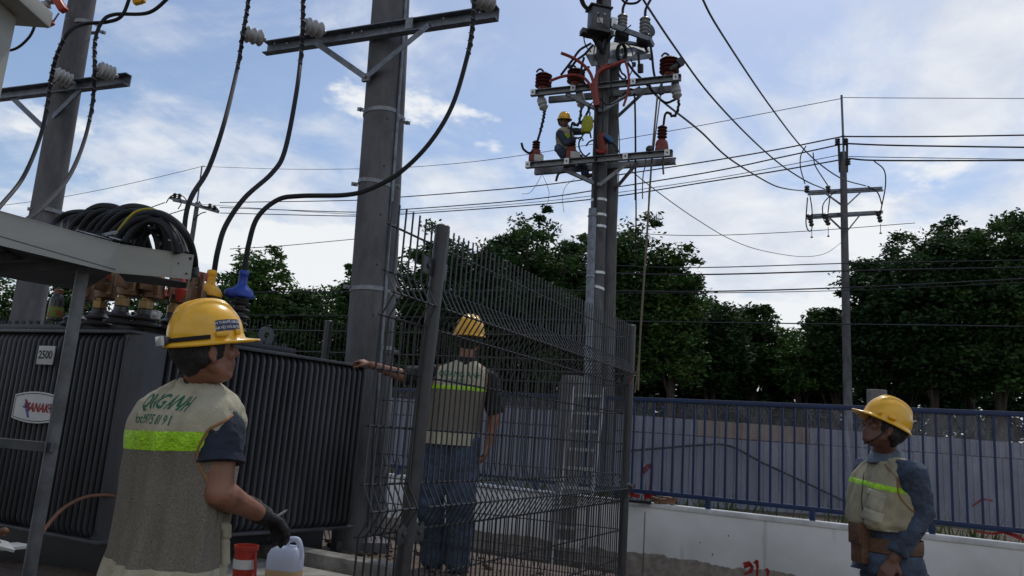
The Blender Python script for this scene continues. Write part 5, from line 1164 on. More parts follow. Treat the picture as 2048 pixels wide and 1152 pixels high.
# ------------------------------------------------------------------ mesh fences
def fpost(parent, P, z0, z1, r=.031, tilt=0):
    h0 = CAM.z-z0; m = MB(); m.lathe([(r, 0), (r, z1-z0-.006), (r-.006, z1-z0)], V((P.x-tilt*h0, P.y, z0)), V((tilt, 0, 1)), 24); o = m.build('post', 'fence_post', parent, smooth=40); return o
zPT = CAM.z+.85
HW = [2.19, 2.00, 1.915, 1.83, 1.62, 1.42, 1.21, 1.12, 1.03, .83, .62, .56, .52]
def zwire(z):  # fold offset at height z
    for c_ in (1.915, 1.12, .50):
        if abs(z-c_) < .088: return .052*(1-abs(z-c_)/.088)
    return 0
ZF = sorted([2.27, 2.003, 1.915, 1.827, 1.208, 1.12, 1.032, .588, .50], reverse=True)
def panel(parent, A_, B_, n, off=0, pitch=.043, rw=.0042, sgn=1, jit=0):
    d = (B_-A_).normalized(); L_ = (B_-A_).length; k = int(L_/pitch); m = MB()
    for i in range(k+1):
        s = i*L_/k; P = A_+d*s; pts = [V((P.x, P.y, z))+n*(zwire(z)*sgn) for z in ZF]
        m.tube(pts, rw, 5)
    for z in (2.18, 2.00, 1.915, 1.83, 1.63, 1.42, 1.21, 1.12, 1.03, .84, .65, .59, .50):
        m.tube([V((A_.x, A_.y, z))+n*(zwire(z)*sgn-.006)-d*.012, V((B_.x, B_.y, z))+n*(zwire(z)*sgn-.006)+d*.012], rw*1.15, 5)
    return m.build('wire_panel', 'fence_wire', parent, smooth=60)
sf = thing('mesh_fence', V((POST1.x, POST1.y, PADZ)), 'dark welded mesh fence running away from the nearest round post', 'fence', 'dark mesh fences')
fpost(sf, POST1, PADZ-.3, zPT, tilt=.026); fpost(sf, POST2, PADZ-.3, zPT)
panel(sf, POST1+AU*.05, POST2-AU*.045, AN)
panel(sf, POST1-AU*.33, POST1-AU*.04, AN, pitch=.047)
for z in (2.08, 1.02):
    for s in (-1, 1):
        m = MB(); q = POST1+AU*s*.055+AN*.006; m.box((q.x, q.y, z), (.075, .008, .075), (AU, AN, ZU)); m.cyl(V((q.x, q.y, z))-AN*.01, V((q.x, q.y, z))+AN*.012, .012, .012, 8)
        m.build('bracket', 'fence_post', sf, bevel=.006)
m = MB(); q = POST2-AU*.03+AN*.03; m.box((q.x, q.y, 1.13), (.09, .02, .05), (AU, AN, ZU)); m.box((q.x+.02, q.y-.01, 1.13), (.03, .03, .03), (AU, AN, ZU)); m.build('bracket', 'dark_steel', sf, bevel=.004)
m = MB(); m.box((POST2.x, POST2.y-.032, 1.87), (.028, .006, .07)); m.build('rust_patch', 'hose', sf, bevel=.002)
bf = thing('mesh_fence', V((POST2.x, POST2.y, PADZ)), 'rear dark mesh fence behind the transformer and the twin poles', 'fence', 'dark mesh fences')
PP = POST2; AVb = (axy(px(632, 850, 6.4))-POST2).normalized(); nb_ = V((AVb.y, -AVb.x, 0)); nb_ = nb_ if nb_.y > 0 else -nb_
for i in range(3):
    Q2 = PP+AVb*2.6; fpost(bf, Q2, PADZ-.3, zPT); panel(bf, PP+AVb*.045, Q2-AVb*.045, nb_, rw=.0038); PP = Q2

# ------------------------------------------------------------------ low kerb, slab, small things near the worker
m = MB(); a, b_2 = px(560, 1078, 4.15), px(800, 1138, 4.3); a.z = b_2.z = PADZ+.05
a = pz(575, 1092, PADZ+.12); b_2 = pz(800, 1132, PADZ+.12); m.beam(V((a.x, a.y, PADZ+.06))-(b_2-a)*.5, V((b_2.x, b_2.y, PADZ+.06)), .16, .12); struct('kerb', m, 'slab', bevel=.008)
m = MB(); m.box(((a.x+b_2.x)/2-.2, (a.y+b_2.y)/2-.45, PADZ+.025), (1.7, .65, .05), ((b_2-a).normalized(), ZU.cross((b_2-a).normalized()), ZU)); struct('slab', m, 'slab', bevel=.006)
# jerrycan
P = px(566, 1160, 3.7); z0 = PADZ+.05; zc2 = px(566, 1085, 3.7).z; H = zc2-z0
jc = thing('jerrycan', V((P.x, P.y, z0)), 'translucent whitish jerrycan with brown liquid in its bottom, beside the red bucket', 'jerrycan')
Jx = V((.97, -.2, 0)).normalized(); Jy = V((.2, .97, 0)).normalized(); Jc = V((P.x, P.y, z0))
def rring(c, w_, d_, z, r=.3, n=28):
    o = []
    for k in range(n):
        a = 2*math.pi*k/n; cx_, sx_ = math.cos(a), math.sin(a); e = .35
        o.append(c+Jx*w_/2*math.copysign(abs(cx_)**e, cx_)+Jy*d_/2*math.copysign(abs(sx_)**e, sx_)+ZU*z)
    return o
w_ = 68/FPX*3.7
m = MB(); m.loft([rring(Jc, w_*.97, w_*.62, H*.62), rring(Jc, w_, w_*.64, H*.66), rring(Jc, w_*.98, w_*.64, H*.82), rring(Jc+Jx*.005, w_*.86, w_*.55, H*.90), rring(Jc+Jx*.02, w_*.55, w_*.4, H*.95)]); m.build('can_body', 'can', jc, smooth=60)
m = MB(); m.loft([rring(Jc, w_*.9, w_*.55, 0), rring(Jc, w_, w_*.64, H*.05), rring(Jc, w_, w_*.64, H*.58), rring(Jc, w_*.97, w_*.62, H*.619)]); m.build('filled_part', 'can_full', jc, smooth=60)
m = MB(); m.tube(spline([Jc+Jx*w_*-.02+ZU*H*.92, Jc+Jx*w_*.03+ZU*H*1.02, Jc+Jx*w_*.30+ZU*H*1.04, Jc+Jx*w_*.43+ZU*H*.93, Jc+Jx*w_*.44+ZU*H*.8], 6), .014, 10); m.build('handle', 'can', jc)
m = MB(); m.lathe([(.024, 0), (.024, .035), (.02, .04)], Jc-Jx*w_*.26+ZU*H*.88, ZU, 16); m.build('cap', 'white', jc)
# bucket
P = px(484, 1165, 3.75); z0 = PADZ+.03; zt_b = px(484, 1092, 3.75).z; Hb = zt_b-z0; rbk = 23/FPX*3.75
bk = thing('bucket', V((P.x, P.y, z0)), 'red plastic bucket with a white stripe, partly hidden behind the nearest worker', 'bucket')
B0 = V((P.x, P.y, z0)); m = MB(); m.lathe([(rbk*.72, 0), (rbk*.97, Hb-.02), (rbk*1.05, Hb-.02), (rbk*1.05, Hb), (rbk*.95, Hb), (rbk*.7, .01)], B0, ZU, 26); m.build('bucket_body', 'red_plastic', bk)
m = MB(); f0, f1_ = .66, .80; m.lathe([((.72+.25*f0)*rbk, Hb*f0), ((.72+.25*f0)*rbk+.003, Hb*f0+.001), ((.72+.25*f1_)*rbk+.003, Hb*f1_), ((.72+.25*f1_)*rbk, Hb*f1_+.001)], B0, ZU, 26, cap=False); m.build('stripe', 'white', bk)
m = MB(); m.tube(spline([B0+V((rbk*.95, -.02, Hb*.9)), B0+V((rbk*1.25, -.03, Hb*.5)), B0+V((rbk*1.35, -.04, Hb*.2))], 6), .007, 6); m.build('handle', 'red_plastic', bk)

# ------------------------------------------------------------------ concrete stub, ladders behind the mesh fence
P = gxy(1140, 8.78); zq = zat(P, 752); st_b = MB(); st_b.box((P.x, P.y-.0, zq/2), (.2, .2, zq), (WD, Wn, ZU)); single('concrete_stub', st_b, 'concrete_pale', 'short square pale concrete post beside the blue fence, left of the lineman pole', 'post', bevel=.012)
P = gxy(1756, 13); zq = zat(P, 780); st_b = MB(); st_b.lathe([(.165, 0), (.16, zq-.01), (.15, zq)], P, ZU, 24); single('concrete_stub', st_b, 'concrete_pale', 'round pale concrete stub standing behind the right hand worker helmet', 'post')
def ladder(a0, a1, b0, b1, n, lab, mt='ladder', hw=.035):
    ld = thing('ladder', a0.copy(), lab, 'ladder'); up = (a1-a0).normalized()
    for (p, q) in ((a0, a1), (b0, b1)): m = MB(); m.beam(p, q, .025, hw*2, up=(b0-a0).cross(up)); m.build('rail', mt, ld, bevel=.004)
    for i in range(n):
        f = (i+.5)/n; m = MB(); m.beam(a0.lerp(a1, f), b0.lerp(b1, f), .03, .03); m.build('rung', mt, ld, bevel=.003)
    return ld
ladder(px(1092, 1205, 7.35), px(1148, 774, 8.5), px(1158, 1212, 7.42), px(1208, 776, 8.58), 11, 'aluminium ladder leaning on the blue fence, seen through the mesh fence')
m = MB(); m.box(px(1134, 1088, 7.6), (.27, .03, .07)); single('board', m, 'plate', 'small pale board lodged on the ladder near its foot', 'board', bevel=.005)
# coil of cord and slack rope at the wall
q0 = onplane(1332, 998, W0, Wn); m = MB(); c_ = V((q0.x, q0.y+.08, WN+.035))
for i in range(5): m.tube([c_+V(((.10+.01*i)*math.cos(a), (.05)*math.sin(a), .012*i+.01*math.sin(3*a+i))) for a in [j*2*math.pi/20 for j in range(21)]], .009, 5, cap=False)
single('cord_coil', m, 'hose', 'small coil of brown cord lying on top of the white wall', 'cord')
m = MB(); c_ = V((q0.x-.28, q0.y+.1, WN+.03)); m.beam(c_-V((.14, 0, 0)), c_+V((.14, -.03, 0)), .05, .03); single('rag', m, 'black_cloth', 'flat black rag on the wall top left of the cord coil', 'rag', bevel=.01)
m = MB(); m.tube(spline([pz(1248, 1050, .45), pz(1258, 1100, .2), pz(1275, 1125, .03), pz(1292, 1140, .02), pz(1293, 1128, .02), pz(1278, 1130, .03), pz(1262, 1150, .02)], 8), .010, 6); single('rope', m, 'rope', 'slack pale rope lying at the wall foot beside the far fence post', 'rope', None)
# rubble and leaves on the raised ground
r = random.Random(4)
for (mt_, nm, n_r, lab, cat) in (('soil', 'gravel', 260, 'loose stones scattered on the raised ground', 'gravel'),):
    m = MB()
    for i in range(n_r):
        P = POST1+AU*r.uniform(.3, 2.9)+AV*r.uniform(.1, 2.6); s = r.uniform(.01, .035); m.ball(V((P.x, P.y, PADZ+s*.5)), s, (1, r.uniform(.6, 1), .6), seg=6, rings=4)
    for i in range(220):
        s_ = r.uniform(5, Ltot-1); P = WA+WD*s_+Wn*r.gammavariate(1.6, .22); s = r.uniform(.006, .022); m.ball(V((P.x, P.y, s*.3)), s, (1, r.uniform(.6, 1), .6), seg=6, rings=4)
    o = m.build(nm, mt_, None); tag(o, lab, cat, kind='stuff')
m = MB(); vs = []; fs = []          # earth heaped against the wall foot
n = 90
for j in range(5):
    for i in range(n+1):
        s_ = 4+(Ltot-4)*i/n; P = WA+WD*s_+Wn*(j*.14+.002); h_ = (.07+.06*noise.noise(V((s_*1.1, 0, 5))))*(1-j/4)**1.4+(.03*noise.noise(V((s_*4, j, 1))) if j < 4 else -.02); vs.append(V((P.x, P.y, max(h_, -.02))))
for j in range(4):
    for i in range(n): a = j*(n+1)+i; fs.append((a, a+n+1, a+n+2, a+1))
m.add(vs, fs); struct('earth_bank', m, 'soil', smooth=180)
# ------------------------------------------------------------------ people
MT['denim_pale'] = mat('pale_denim', (.12, .15, .20), .9, var=.3, scale=12, bump=.3, bscale=120)
def hv3(h): h = math.radians(h); return V((math.cos(h), -math.sin(h), 0)), V((math.sin(h), math.cos(h), 0))
def ringset(rows, Rt, Fw, n=72, sub=5, fold=0, seed=0, ex=.86, tilt=None, crease=0):
    """rows: (centre, half width, half depth); rows are interpolated smoothly"""
    P = spline([r[0] for r in rows], sub); A = spline([(r[1], r[2], 0) for r in rows], sub); out = []
    for i, (c, ab) in enumerate(zip(P, A)):
        f = i/(len(P)-1); ring = []
        for k in range(n):
            a = 2*math.pi*k/n; ca, sa = math.cos(a), math.sin(a)
            x = ab.x*math.copysign(abs(ca)**ex, ca); y = ab.y*math.copysign(abs(sa)**ex, sa)
            amp = fold*(1-f)**.6 if fold else 0
            d = amp*(.6*math.sin(5*a+seed+1.5*f)+.55*noise.noise(V((3.2*ca, 3.2*sa, seed+f*2.2)))*2+.35*math.sin(11*a+2.1*seed-2*f))
            d += fold*.30*noise.noise(V((6*ca, 6*sa, seed*3+f*11)))
            if crease: d += -crease*math.exp(-((a-4.55-.25*(f-.5))/.09)**2)*(1 if f < .93 else 0)+crease*.8*math.exp(-((a-4.72-.25*(f-.5))/.10)**2)
            L_ = math.hypot(x, y); ring.append(c+Rt*x*(1+d/L_)+Fw*y*(1+d/L_))
        out.append(ring)
    return out
def hand(mb, W_, d, pn, side, curl=(25, 35, 25), sc=1.0, fat=1.0, tcurl=20, spread=0.05):
    """palm + four fingers + thumb; d along the hand, pn where the palm faces, side=+1 thumb on +x"""
    d = V(d).normalized(); pn = V(pn); pn = (pn-d*pn.dot(d)).normalized(); x = d.cross(pn)*side
    tips = []
    for i, (off, L_) in enumerate(((.030, .92), (.010, 1.0), (-.010, .95), (-.029, .76))):
        k0 = W_+x*off*.55*sc+d*.012*sc; k1 = W_+x*off*sc+d*(.088-.004*abs(i-1))*sc
        mb.cap(k0, k1, .0135*sc*fat, .0115*sc*fat, 8)
        a = 0; q = k1; r = .0095*sc*fat
        for j, (seg, c_) in enumerate(zip((.044, .027, .021), curl)):
            a += math.radians(c_+2*i); dd = (d*math.cos(a)+pn*math.sin(a)+x*off*spread*20*.1).normalized()
            e = q+dd*seg*L_*sc; mb.cap(q, e, r, r*.92, 8); q = e; r *= .92
        tips.append(q)
    t0 = W_+x*.022*sc+d*.022*sc; t1 = t0+(x*.75+d*.6+pn*.25).normalized()*.042*sc
    a = math.radians(tcurl); t2 = t1+(x*.35*math.cos(a)+d*.85+pn*(.3+math.sin(a))).normalized()*.032*sc; t3 = t2+(d*.85+pn*(.35+math.sin(a))-x*.05).normalized()*.026*sc
    mb.cap(t0, t1, .015*sc*fat, .0115*sc*fat, 8); mb.cap(t1, t2, .011*sc*fat, .0105*sc*fat, 8); mb.cap(t2, t3, .0105*sc*fat, .009*sc*fat, 8)
    return tips, t3
def headmesh(mb, Hc, hx, hy, hz, neck):
    ax = (hx, hy, hz)
    mb.ball(Hc+hz*.02-hy*.01, .094, (.84, 1.04, .98), ax, 20, 14)
    mb.ball(Hc+hy*.030-hz*.045, .070, (.88, .90, 1.0), ax, 18, 12)
    mb.ball(Hc+hy*.055-hz*.088, .030, (1.25, .9, .75), ax)           # chin
    mb.ball(Hc+hy*.078-hz*.048, .020, (1.5, .9, .8), ax)             # mouth
    mb.ball(Hc+hy*.086-hz*.046, .008, (2.4, 1, .8), ax); mb.ball(Hc+hy*.084-hz*.060, .009, (2.1, 1, .8), ax)
    mb.cap(Hc+hy*.084+hz*.022, Hc+hy*.104-hz*.018, .009, .0135, 8); mb.ball(Hc+hy*.098-hz*.022, .012, (1.5, .8, .7), ax)
    for s in (-1, 1):
        mb.ball(Hc+hx*.034*s+hy*.080+hz*.032, .014, (1.6, .8, .6), ax)   # brow
        mb.ball(Hc+hx*.046*s+hy*.062-hz*.018, .024, (.9, .8, .9), ax)    # cheek
        mb.ball(Hc+hx*.079*s-hy*.008-hz*.006, .030, (.26, .62, 1.0), ax); mb.ball(Hc+hx*.081*s-hy*.004-hz*.030, .013, (.5, .8, 1), ax)
        mb.cap(Hc+hx*.055*s+hy*.0-hz*.05, Hc+hx*.030*s+hy*.055-hz*.088, .022, .018, 8)
    mb.cap(Hc-hy*.018-hz*.045, neck, .054, .062, 14)
def face_bits(root, Hc, hx, hy, hz, sc=1):
    for s in (-1, 1):
        m = MB(); m.ball(Hc+hx*.033*s+hy*.074+hz*.010, .0125, (1.1, .8, .75), (hx, hy, hz)); m.build('eye', 'dark_insul', root)
        m = MB(); m.cap(Hc+hx*.020*s+hy*.092+hz*.036, Hc+hx*.050*s+hy*.080+hz*.036, .0045, .003, 6); m.build('eyebrow', 'hair', root)
    m = MB(); m.ball(Hc+hy*.0895-hz*.0525, .005, (4.2, 1, .5), (hx, hy, hz)); m.build('mouth', 'red_insul', root)
def hairmesh(root, Hc, hx, hy, hz, low=.055):
    m = MB(); ax = (hx, hy, hz)
    m.ball(Hc+hz*.022-hy*.020, .098, (.88, 1.02, .98), ax, 20, 14)
    m.ball(Hc-hy*.055-hz*(low-.02), .060, (1.05, .62, .75), ax, 16, 10)
    for s in (-1, 1): m.ball(Hc+hx*.068*s-hy*.035-hz*.010, .034, (.55, .9, 1.15), ax)
    return fuse(m, 'hair', 'hair', root, .006, 2, lambda p: .0025*noise.noise(p*90))
def helmet(root, Hc, hx, hy, hz, mt='helmet', sticker=False, lamp=False, strap=True, sc=1.0, up=.035):
    n = 160; O = Hc+hz*up+hy*.004; rings = []; a_, b_, h_ = .113*sc, .136*sc, .150*sc
    def ring(f, z, lip=0, peak=0, ridge=0):
        o = []
        for k in range(n):
            th = 2*math.pi*k/n; c, s = math.cos(th), math.sin(th)
            x = a_*f*c; y = b_*f*s; fr = max(0, s)
            rr = lip+peak*fr**2.6; L_ = math.hypot(x, y)+1e-6; x2 = x*(1+lip/L_); y2 = y*(1+lip/L_)+peak*fr**2.2*(1-.15*abs(c))
            zz = z-(.012 if peak else 0)*fr**2*0-(.006 if lip else 0)*abs(c)+( -.008*fr**3 if peak else 0)
            rz = 0
            if ridge:
                xx = x2/sc; yy = y2/sc
                for x0 in (-.052, -.018, .018, .052): rz += math.exp(-((xx-x0)/.0075)**2)
                rz *= .0085*ridge*min(1, max(0, (.105-abs(yy+.005))/.03))
                # radial raise
            dirv = (hx*x2/a_/a_+hy*y2/b_/b_+hz*max(z, 0)/h_/h_); dirv = dirv.normalized() if dirv.length > 0 else hz
            o.append(O+hx*x2+hy*y2+hz*zz+dirv*rz*sc)
        return o
    rings.append(ring(.90, .03)); rings.append(ring(.97, -.002)); rings.append(ring(1.0, -.010, .010, .044)); rings.append(ring(1.0, -.006, .013, .048)); rings.append(ring(1.0, -.001, .012, .046)); rings.append(ring(1.0, .004, .004, .020)); rings.append(ring(1.0, .008, .001, .004)); rings.append(ring(1.0, .013))
    for i in range(1, 44):
        e = i/44*math.pi/2; rings.append(ring(math.cos(e)**.80, .013+(h_-.013)*math.sin(e), ridge=min(1, i/14)))
    rings.append(ring(.015, h_, ridge=1))
    m = MB(); m.loft(rings, cap=False); top = rings[-1]; m.add(top, [tuple(range(n))])
    sh = m.build('hard_hat', mt, root, smooth=70)
    m = MB()
    for s in (-1, 1): m.box(O+hx*s*(a_+.006)+hy*.015+hz*.018, (.014, .042, .016), (hx, hy, hz)); m.box(O+hx*s*(a_*.88)+hy*.075+hz*.02, (.014, .016, .02), (hx, hy, hz))
    m.build('accessory_slots', mt, sh, bevel=.004)
    # rim strap round the back and the inner band
    m = MB(); P = [O+hx*(a_+.004)*math.cos(t)+hy*(b_+.004)*math.sin(t)+hz*.012 for t in [math.radians(190+160*i/20-0) for i in range(21)]]
    if lamp:
        rr = [[q+hz*.007+ (q-O).normalized()*.002, q-hz*.007+(q-O).normalized()*.002] for q in P]
        vs = [v for r_ in rr for v in r_]; m.add(vs, [(2*i, 2*i+1, 2*i+3, 2*i+2) for i in range(len(rr)-1)]); m.build('lamp_strap', 'black_cloth', root)
        m = MB(); q = O-hy*(b_+.012)+hz*.014; m.box(q, (.050, .030, .026), (hx, hy, hz)); m.build('head_lamp', 'dark_insul', root, bevel=.008)
        m = MB(); q = O-hy*(b_+.024)+hz*.014; m.box(q, (.062, .012, .034), (hx, hy, hz)); gm = mat('clear_lens', (.55, .55, .55), .12); m.build('lamp_lens', gm, root, bevel=.005)
    m = MB(); P = [Hc+hx*.084*math.cos(t)+hy*(.104*math.sin(t)-.008)+hz*(.002) for t in [math.radians(200+140*i/16) for i in range(17)]]; vs = [v for q in P for v in (q+hz*.010, q-hz*.014)]
    m.add(vs, [(2*i, 2*i+1, 2*i+3, 2*i+2) for i in range(16)]); m.build('inner_band', 'black', root)
    if strap:
        m = MB(); 
        for s in (-1, 1): m.tube(spline([O+hx*s*.095+hy*.02, Hc+hx*s*.084+hy*.022-hz*.03, Hc+hx*s*.055+hy*.045-hz*.092, Hc+hx*s*.0+hy*.060-hz*.120], 6), .0035, 5)
        m.build('chin_strap', 'black', root)
    if sticker:
        T = bvh_of(sh); s_ = sticker; fwd = hy*s_; cpos = O+hx*s_*.12+hy*.055+hz*.055
        rt = (hy*s_ if s_ > 0 else hy*s_); r2 = (hy-hx*.30*s_).normalized()*1; r2 = r2 if s_ > 0 else -r2
        upv = (hz-hx*s_*.30).normalized(); 
        st = patch(cpos, r2, upv, .098, .038, T, 'sticker', root, 'sticker', off=.0012)
        upo = r2.cross(upv).cross(r2).normalized()
        decal_text('AN TOÀN ĐỂ LÀM VIỆC,', .0125, cpos+upo*.0088, r2, upv, T, 'ink', st, off=.0024, bold=.02, xs=.80)
        decal_text('LÀM VIỆC PHẢI AN TOÀN', .0125, cpos-upo*.0085, r2, upv, T, 'ink', st, off=.0024, bold=.02, xs=.76)
    return sh
def wr(amp, f1=14, st=1.0, seed=0):   # cloth folds
    def d(p):
        q = V((p.x*f1, p.y*f1, p.z*f1*st+seed)); a = noise.noise(q); b_ = 1-abs(noise.noise(q*1.9+V((3, 1, 7))))*2
        return amp*(.7*a+.5*b_*abs(b_)-.2)
    return d
def person(loc, label, H, rows, J, Hc, hh, tilt, skin, cfg, g0=0.0):
    """loc feet xy, H body heading, rows torso rows, J joints (world), Hc head centre, hh head heading, tilt head pitch"""
    Rt, Fw = hv3(H); root = thing('person', V((loc.x, loc.y, g0)), label, 'person', None)
    hx, hf = hv3(hh); t = math.radians(tilt); hy = (hf*math.cos(t)+ZU*math.sin(t)); hz = hx.cross(hy)
    S = cfg.get('s', 1.0)
    b = MB(); headmesh(b, Hc, hx, hy, hz, J['neck'])
    b.loft(ringset([(p, a*.86, c*.84) for p, a, c in rows], Rt, Fw, n=40, sub=3))
    tips = {}
    for s in 'LR':
        sh, el, wr_ = J['sh'+s], J['el'+s], J['wr'+s]
        b.cap(sh, el, .049*S, .041*S); b.cap(el, wr_, .043*S, .027*S); b.cap(el.lerp(wr_, .12), el.lerp(wr_, .45), .046*S, .036*S)
        b.cap(sh+(J['neck']-sh)*.55-ZU*.02, sh, .045, .055)
        d, pn, sd_, cu = J['hand'+s]; tips[s] = hand(b, wr_, d, pn, sd_, cu, sc=1.0)
        hp_, kn, an = J['hip'+s], J['kn'+s], J['an'+s]
        b.cap(hp_, kn, .078, .052); b.cap(kn, an, .052, .036); b.cap(kn.lerp(an, .1), kn.lerp(an, .4), .056, .05)
        fd = J.get('foot'+s, Fw); b.cap(an-ZU*.03-fd*.03, an-ZU*.05+fd*.14, .036, .030)
    body = fuse(b, 'body', skin, root, cfg.get('vox', .007), 3)
    face_bits(root, Hc, hx, hy, hz); hairmesh(root, Hc, hx, hy, hz, cfg.get('hairlow', .055))
    helmet(root, Hc, hx, hy, hz, cfg.get('hat', 'helmet'), cfg.get('sticker'), cfg.get('lamp'), cfg.get('strap', True), cfg.get('hsc', .95))
    # trousers
    m = MB()
    for s in 'LR':
        hp_, kn, an = J['hip'+s], J['kn'+s], J['an'+s]
        g_ = cfg.get('leg', 1.0); m.cap(hp_, kn, .098*g_, .078*g_); m.cap(kn, an+ZU*.03, .078*g_, .070*g_); m.cap(an+ZU*.05, an-ZU*.02, .070*g_, .074*g_)
    pc_ = (J['hipL']+J['hipR'])/2; m.ball(pc_+ZU*.04, .15, (1.08, .82, .9), (Rt, Fw, ZU)); m.cap(pc_+ZU*.04, pc_+ZU*.13, .125, .115)
    fuse(m, 'trousers', cfg.get('trousers', 'denim'), root, .010, 4, wr(.012, 11, 1.6))
    for s in 'LR':
        an = J['an'+s]; fd = J.get('foot'+s, Fw); sh_ = MB(); sh_.cap(an-ZU*.02-fd*.03, an-ZU*.045-fd*.035, .050, .044); sh_.cap(an-ZU*.05-fd*.03, an-ZU*.055+fd*.15, .043, .040); sh_.cap(an-ZU*.02, an-ZU*.04+fd*.08, .05, .042)
        fuse(sh_, 'shoe', 'shoe', root, .007, 3)
    # shirt with sleeves
    m = MB(); m.loft(ringset([(p, a*.93, c*.92) for p, a, c in rows], Rt, Fw, n=48, sub=3))
    sl = cfg.get('sleeve', 1.0)
    for s in 'LR':
        sh, el, wr_ = J['sh'+s], J['el'+s], J['wr'+s]; f = cfg.get('sleeve'+s, sl)
        m.cap(sh+(J['neck']-sh)*.45-ZU*.025, sh, .055, .068)
        if f <= 1:
            e_ = sh.lerp(el, f); m.cyl(sh, e_, .070*S, .064*S, 16); m.ball(sh, .071*S)
            if f < .95: m.cyl(sh.lerp(el, f-.06), e_, .066*S, .067*S, 16)
        else:
            m.cap(sh, el, .070*S, .060*S); e_ = el.lerp(wr_, f-1); m.cyl(el, e_, .060*S, .046*S, 16)
    shirt = fuse(m, 'shirt', cfg['shirt'], root, .008, 4, wr(cfg.get('wr', .010), 13, 1.2, 4))
    if cfg.get('cuff'):
        for s in cfg['cuff']:
            sh, el, wr_ = J['sh'+s], J['el'+s], J['wr'+s]; f = cfg.get('sleeve'+s, sl); e_ = sh.lerp(el, f); q = sh.lerp(el, f-.11)
            m = MB(); d = (e_-q).normalized(); Ln = (e_-q).length; m.lathe([(.060, 0), (.070*S, .004), (.071*S, Ln), (.066*S, Ln+.003), (.05, Ln-.002)], q, d, 28, cap=False); m.build('cuff', cfg['shirt'], root, smooth=60)
    # collar
    m = MB(); nk = J['neck']; m.loft([[nk+Rt*(r_*1.0)*math.cos(a)+Fw*(r_*.98*math.sin(a)-.008)+ZU*(z_+cfg.get('colh', .0)*math.cos(a-4.7)) for a in [2*math.pi*k/36 for k in range(36)]] for r_, z_ in ((.082, -.05), (.072, -.01), (.070, .012), (.066, .012), (.066, -.03))], cap=False)
    m.build('collar', cfg.get('collar', cfg['shirt']), root, smooth=60)
    # vest
    vr = cfg['vest']; rg = ringset(vr, Rt, Fw, n=120, sub=8, fold=cfg.get('fold', .010), seed=cfg.get('seed', 1), crease=cfg.get('crease', 0))
    m = MB(); inner = [[c+(p-c)*.97 for p in rg[0]] for c in [sum(rg[0], V((0, 0, 0)))/len(rg[0])]]
    m.loft(inner+rg, cap=False); m.add(rg[-1], [tuple(range(len(rg[-1])))])
    vest = m.build('vest', cfg['vestmat'], root, smooth=80)
    T = bvh_of(vest)
    # reflective band: a strip that follows the vest at one height
    zb, hb = cfg['band']
    def at(zv, k):
        for i in range(len(rg)-1):
            p, q = rg[i][k], rg[i+1][k]
            if (p.z-zv)*(q.z-zv) <= 0 and p.z != q.z: return p.lerp(q, (zv-p.z)/(q.z-p.z))
        return rg[-1][k]
    n = len(rg[0]); cen = sum(rg[len(rg)//2], V((0, 0, 0)))/n
    m = MB(); vs = []
    ks = cfg.get('bandrange', list(range(n))+[0])
    for k in ks:
        a = 2*math.pi*k/n; zo = zb+cfg.get('bandwave', .0)*math.sin(a+1.2)
        for j in range(5):
            p = at(zo-hb/2+hb*j/4, k % n); d = (p-V((cen.x, cen.y, p.z))); d.z = 0; vs.append(p+d.normalized()*(.003 if 0 < j < 4 else .0012))
    m.add(vs, [(i*5+j, (i+1)*5+j, (i+1)*5+j+1, i*5+j+1) for i in range(len(ks)-1) for j in range(4)]); m.build('reflective_band', 'hivis', vest, smooth=80)
    # arm hole piping
    for s in 'LR':
        sh, el = J['sh'+s], J['el'+s]; d = (el-sh).normalized(); side = Rt if s == 'R' else -Rt; nrm = (side*.9+d*.45).normalized() if cfg.get('pipn') is None else cfg['pipn'][s]
        x, _, z = basis(nrm); P = []
        for k in range(40):
            a = 2*math.pi*k/40; q = sh-ZU*.045+nrm*.0+x*.085*math.cos(a)+z*.112*math.sin(a); h_ = T.ray_cast(q+nrm*.3, -nrm, .6)
            if h_[0] is not None: P.append(h_[0]+nrm*.002)
        if len(P) > 20: m = MB(); m.tube(P+[P[0]], .0045, 6, cap=False); m.build('arm_hole_piping', cfg.get('pipe', 'pale_trim'), vest)
    return root, T, Rt, Fw, vest, tips
def dn(x=0, y=0): return V((x, y, -1)).normalized()

# nearest worker: back to the camera, head turned right
ctr = px(368, 900, 2.66); B1 = V((ctr.x, ctr.y, 0)); H1 = 33; Rt, Fw = hv3(H1)
def L1(x, y, z): return B1+Rt*x+Fw*y+ZU*z
rows = [(L1(0, 0, .92), .165, .12), (L1(0, 0, 1.05), .155, .11), (L1(0, .0, 1.2), .17, .118), (L1(0, 0, 1.34), .18, .115), (L1(0, 0, 1.42), .165, .09), (L1(0, .005, 1.48), .10, .065), (L1(0, .01, 1.52), .062, .055)]
vest = [(L1(.012, -.01, .84), .205, .168), (L1(.010, -.01, .98), .196, .150), (L1(.005, -.01, 1.12), .194, .140), (L1(0, -.01, 1.27), .203, .138), (L1(.004, -.014, 1.38), .222, .134), (L1(.008, -.010, 1.435), .228, .118), (L1(.010, 0, 1.472), .207, .100), (L1(.01, .004, 1.502), .158, .083), (L1(.01, .008, 1.525), .092, .070), (L1(.01, .012, 1.535), .078, .064)]
shR, elR, wrR = L1(.190, 0, 1.365), px(437, 985, 2.50), px(521, 1028, 2.74)
dW_ = (px(556, 1050, 2.80)-wrR)
shL = L1(-.185, 0, 1.365); elL = L1(-.24, .10, 1.14); wrL = L1(-.10, .30, 1.10)
